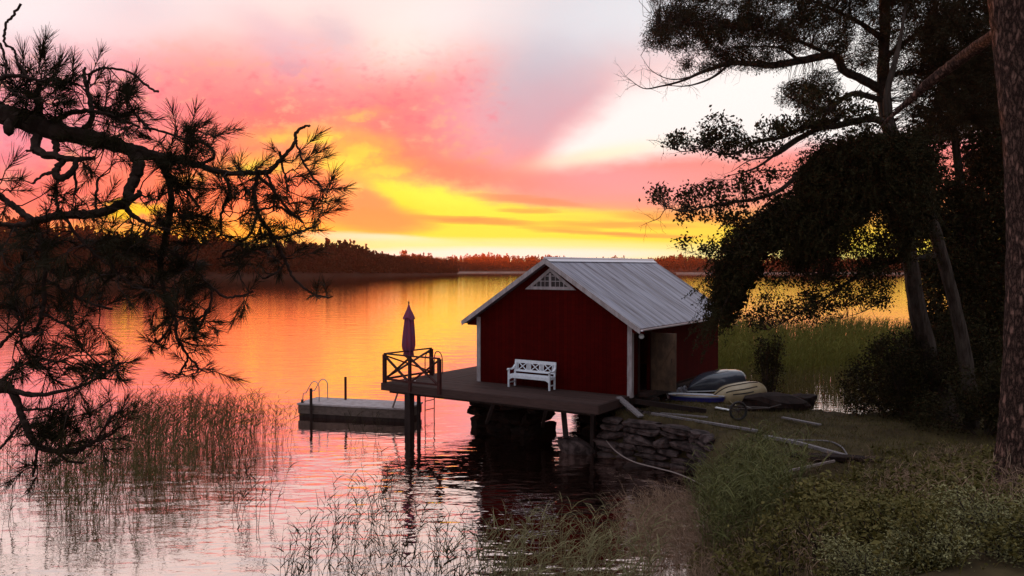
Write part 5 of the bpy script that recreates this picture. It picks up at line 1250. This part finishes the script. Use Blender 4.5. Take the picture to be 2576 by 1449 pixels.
# boards and poles lying on the turf
def board(name, pts, w, h, mat, label, cat, lift=.06):
    b = MB(); q = [np.array([p[0], p[1], G(p[0], p[1]) + lift]) for p in (on(x, y, 1.25) for x, y in pts)]
    for a_, c_ in zip(q[:-1], q[1:]): b.bar(a_, c_, w, h)
    return single(name, b, M[mat], label, cat)
board('board', [(1640, 1043), (1905, 1088)], .10, .06, 'board', 'long silvered board along the quay edge, the nearer of the pair', 'board', .10)
board('board', [(1662, 1040), (1780, 1060)], .07, .04, 'board', 'shorter grey board lying behind the long board', 'board', .10)
board('board', [(1968, 1057), (2064, 1073)], .11, .04, 'board', 'short grey board at the bay side of the turf', 'board', .08)
o = board('split_log', [(1924, 1102), (2010, 1117), (2130, 1136)], .13, .08, 'board', 'pale split log on the edge of the second stone wall', 'log', .08)
def hose(pts, r, label, mat='pole', zf=None, name='hose', k=6):
    b = MB(); q = np.array(pts, float); b.tube(catmull(q, k), r, 7); return single(name, b, M[mat], label, name.replace('_', ' '), True)
gp = lambda x, y, z=1.25, up=.03: [*(lambda p: (p[0], p[1], G(p[0], p[1]) + up))(on(x, y, z))]
hose([gp(1942, 1098), gp(1990, 1106), gp(2040, 1110), gp(2086, 1113), gp(2116, 1121), gp(2132, 1132)], .02, 'thin pale hose curving along the split log', 'board')
hose([at(1525, 1108, 25.0), on(1548, 1134, .35), on(1590, 1160, .25), on(1655, 1178, .22), on(1700, 1190, .22), on(1752, 1212, .3), on(1800, 1240, .35)], .018, 'grey hose hanging from the quay and lying across the shallow water')
board('white_board', [(1800, 1030), (1836, 1034)], .12, .03, 'hull_white', 'small white board end lying on the turf before the trolley wheel', 'board', .06)

# ------------------------------------------------------------------ boats and gear by the boathouse
def hull(name, label, loc, rot, Ln, B, H, mat, cat='boat', keel=True, bow=1.6, tilt=(0, 0)):
    """a dinghy lying bottom up: z = height above ground of the shell"""
    t = thing(name, loc, 0, label=label, category=cat); t.rotation_euler = (tilt[0], tilt[1], rot)
    nu, nv = 25, 17; vs = []
    for i in range(nu):
        u = i / (nu - 1); x = (u - .5) * Ln
        wd = B / 2 * (1 - max(0, (u - .45) / .55) ** bow * .96) * (.80 + .2 * min(1, u / .35)); hh = H * (1 - .75 * max(0, (u - .55) / .45) ** 2.2) * (.90 + .1 * min(1, u / .2))
        for j in range(nv):
            a = (j / (nv - 1) - .5) * math.pi; y = wd * math.copysign(abs(math.sin(a)) ** .75, math.sin(a)); z = hh * max(0, math.cos(a)) ** .62
            vs.append((x, y, z + .10 * max(0, (u - .6) / .4) ** 2 * 0))
    m = MB(); m.add(vs, [[i * nv + j, (i + 1) * nv + j, (i + 1) * nv + j + 1, i * nv + j + 1] for i in range(nu - 1) for j in range(nv - 1)])
    m.poly += [[j for j in range(nv)], [(nu - 1) * nv + j for j in range(nv)][::-1]]
    m.build('hull', M[mat], t, smooth=True)
    vs = np.array(vs).reshape(nu, nv, 3)
    g = MB(); g.tube(np.concatenate([vs[:, 0], vs[::-1, -1]]) * [1.005, 1.01, 1] + [0, 0, .012], .022, 6); g.build('gunwale', M['hull_white' if mat != 'hull_tan' else 'hull_tan'], t, smooth=True)
    if keel:
        for j, s0, s1 in ((nv // 2, 1, nu - 2), (nv // 2 - 3, 4, nu - 6), (nv // 2 + 3, 4, nu - 6), (nv // 2 - 5, 7, nu - 8), (nv // 2 + 5, 7, nu - 8)):
            k = MB(); k.tube(vs[s0:s1, j] + [0, 0, .006], .020, 6); k.build('keel_strip', M['dark'], t)
    return t
def ongr(x, y, z=1.25, up=0.): p = on(x, y, z); return (p[0], p[1], G(p[0], p[1]) + up)
hull('dinghy', 'tan dinghy lying bottom up with dark keel strips, nearest the wheel', ongr(1848, 1003), R(200), 2.1, 1.15, .52, 'hull_tan', tilt=(R(-8), R(6)))
hull('dinghy', 'dark glossy blue grey dinghy lying bottom up behind the tan one', ongr(1794, 990, 1.25, .26), R(206), 2.35, 1.2, .56, 'hull_grey', keel=False, tilt=(R(-4), R(4)))
sb_ = thing('sailboard', ongr(1752, 1006), R(-14), label='small blue and white board with a yellow stripe under the dinghies', category='board')
def board_half(z0, z1, sc):
    m = MB(); t = np.linspace(0, 2 * np.pi, 32, endpoint=False); prof = np.stack([np.sign(np.cos(t)) * np.abs(np.cos(t)) ** .8 * 1.0, .36 * np.sin(t)], -1) * sc
    m.ngon(np.concatenate([np.c_[prof * .92, np.full(32, z0)], np.c_[prof, np.full(32, z1)]]), [list(range(32))[::-1], list(range(32, 64))] + [[i, (i + 1) % 32, 32 + (i + 1) % 32, 32 + i] for i in range(32)]); return m
board_half(.02, .16, 1.0).build('bottom', M['hull_blue'], sb_); board_half(.165, .22, .985).build('top', M['hull_white'], sb_)
m = MB(); m.box((-.8, -.30, .222), (.75, -.21, .228)); m.build('stripe', M['yellow'], sb_); m = MB(); m.box((-.7, -.16, .222), (.85, -.10, .228)); m.build('stripe', M['hull_blue'], sb_)
# crumpled tarpaulin over gear, with a leaning board
tb = thing('tarp_bundle', ongr(1716, 992), R(20), label='crumpled pale tarpaulin heap against the red side wall', category='tarpaulin')
th, ph = np.meshgrid(np.linspace(0, 2 * np.pi, 40, endpoint=False), np.linspace(0.02, np.pi / 2, 14), indexing='ij')
rr = 1 + .16 * np.sin(5 * th + 3 * ph) + .12 * np.sin(9 * th - 6 * ph + 1) + .10 * np.sin(3 * th + 8 * ph)
v = np.stack([.62 * rr * np.sin(ph) * np.cos(th), .42 * rr * np.sin(ph) * np.sin(th), .52 * rr * np.cos(ph) ** .8], -1).reshape(-1, 3)
m = MB(); m.add(v, [[i * 14 + j, i * 14 + j + 1, ((i + 1) % 40) * 14 + j + 1, ((i + 1) % 40) * 14 + j] for i in range(40) for j in range(13)]); m.build('cover', M['tarp'], tb, smooth=True)
m = MB(); m.tube(catmull([(-.62, -.2, .0), (-.3, -.42, .3), (.05, -.3, .52), (.4, -.3, .34), (.6, -.2, .02)], 5), .012, 6); m.build('rope', M['dark'], tb)
m = MB(); m.bar((-.75, .15, .05), (.62, .30, .72), .22, .03); o = single('leaning_board', m, M['tar'], 'dark board leaning up behind the pale tarpaulin', 'board'); o.location = ongr(1718, 986); o.rotation_euler = (0, 0, R(10))
# launching trolley
wpos = np.array(ongr(1857, 1052)); tr = thing('boat_trolley', wpos, R(14), label='dark rusty launching trolley with a spoked wheel on the turf', category='trolley')
def wheel(x, y):
    w = MB(); a = np.linspace(0, 2 * np.pi, 33); w.tube(np.stack([x + .27 * np.cos(a), 0 * a + y, .29 + .27 * np.sin(a)], -1), .038, 8, cap=False); o = w.build('wheel', M['dark'], tr, smooth=True)
    s = MB()
    for k in range(4): an = k * math.pi / 4; s.bar((x - .25 * math.cos(an), y, .29 - .25 * math.sin(an)), (x + .25 * math.cos(an), y, .29 + .25 * math.sin(an)), .014)
    s.tube([(x, y - .05, .29), (x, y + .05, .29)], .04, 10); s.build('spokes', M['rust'], o)
wheel(0, 0)
m = MB(); m.tube([(0, -.05, .29), (.15, 1.0, .29)], .02, 8); m.build('axle', M['rust'], tr)
m = MB(); m.tube([(.05, .2, .31), (1.3, .35, .26)], .025, 8); m.tube([(.12, .75, .31), (1.3, .45, .26)], .025, 8); m.bar((.6, .2, .29), (.6, .7, .29), .05); m.tube([(1.3, .4, .26), (1.75, .42, .34)], .022, 8); m.build('frame', M['rust'], tr)
hose([ongr(1790, 1006, up=.03), ongr(1812, 1000, up=.16), ongr(1836, 1008, up=.05), (wpos[0] - .05, wpos[1] + .05, wpos[2] + .45)], .018, 'tan rope looping from the tan dinghy down to the trolley wheel', 'hull_tan', name='rope')
for i, (x, y, z, l, a) in enumerate([(2030, 1190, .9, 1.6, .3)]):
    p = on(x, y, z); m = MB(); m.bar((-l / 2, 0, 0), (l / 2, 0, .18), .05, .05); o = single('stick', m, M['pole'], 'bare stick lying among the weeds below the second wall', 'stick'); o.location = (p[0], p[1], G(p[0], p[1]) + .15); o.rotation_euler = (0, 0, a)

# ------------------------------------------------------------------ evening haze over the lake
hz = MB(); hz.box((-700, -60, -2.6), (900, 980, 60))
hm = bpy.data.materials.new('haze_air'); hm.use_nodes = True; hn = hm.node_tree; hn.nodes.clear()
pv = hn.nodes.new('ShaderNodeVolumePrincipled'); pv.inputs['Color'].default_value = (1.0, .28, .15, 1); pv.inputs['Density'].default_value = 0.00021; pv.inputs['Anisotropy'].default_value = .75
ho = hn.nodes.new('ShaderNodeOutputMaterial'); hn.links.new(pv.outputs[0], ho.inputs['Volume'])
hz.build('haze', hm, kind='stuff', label='thin evening haze over the lake', category='haze')
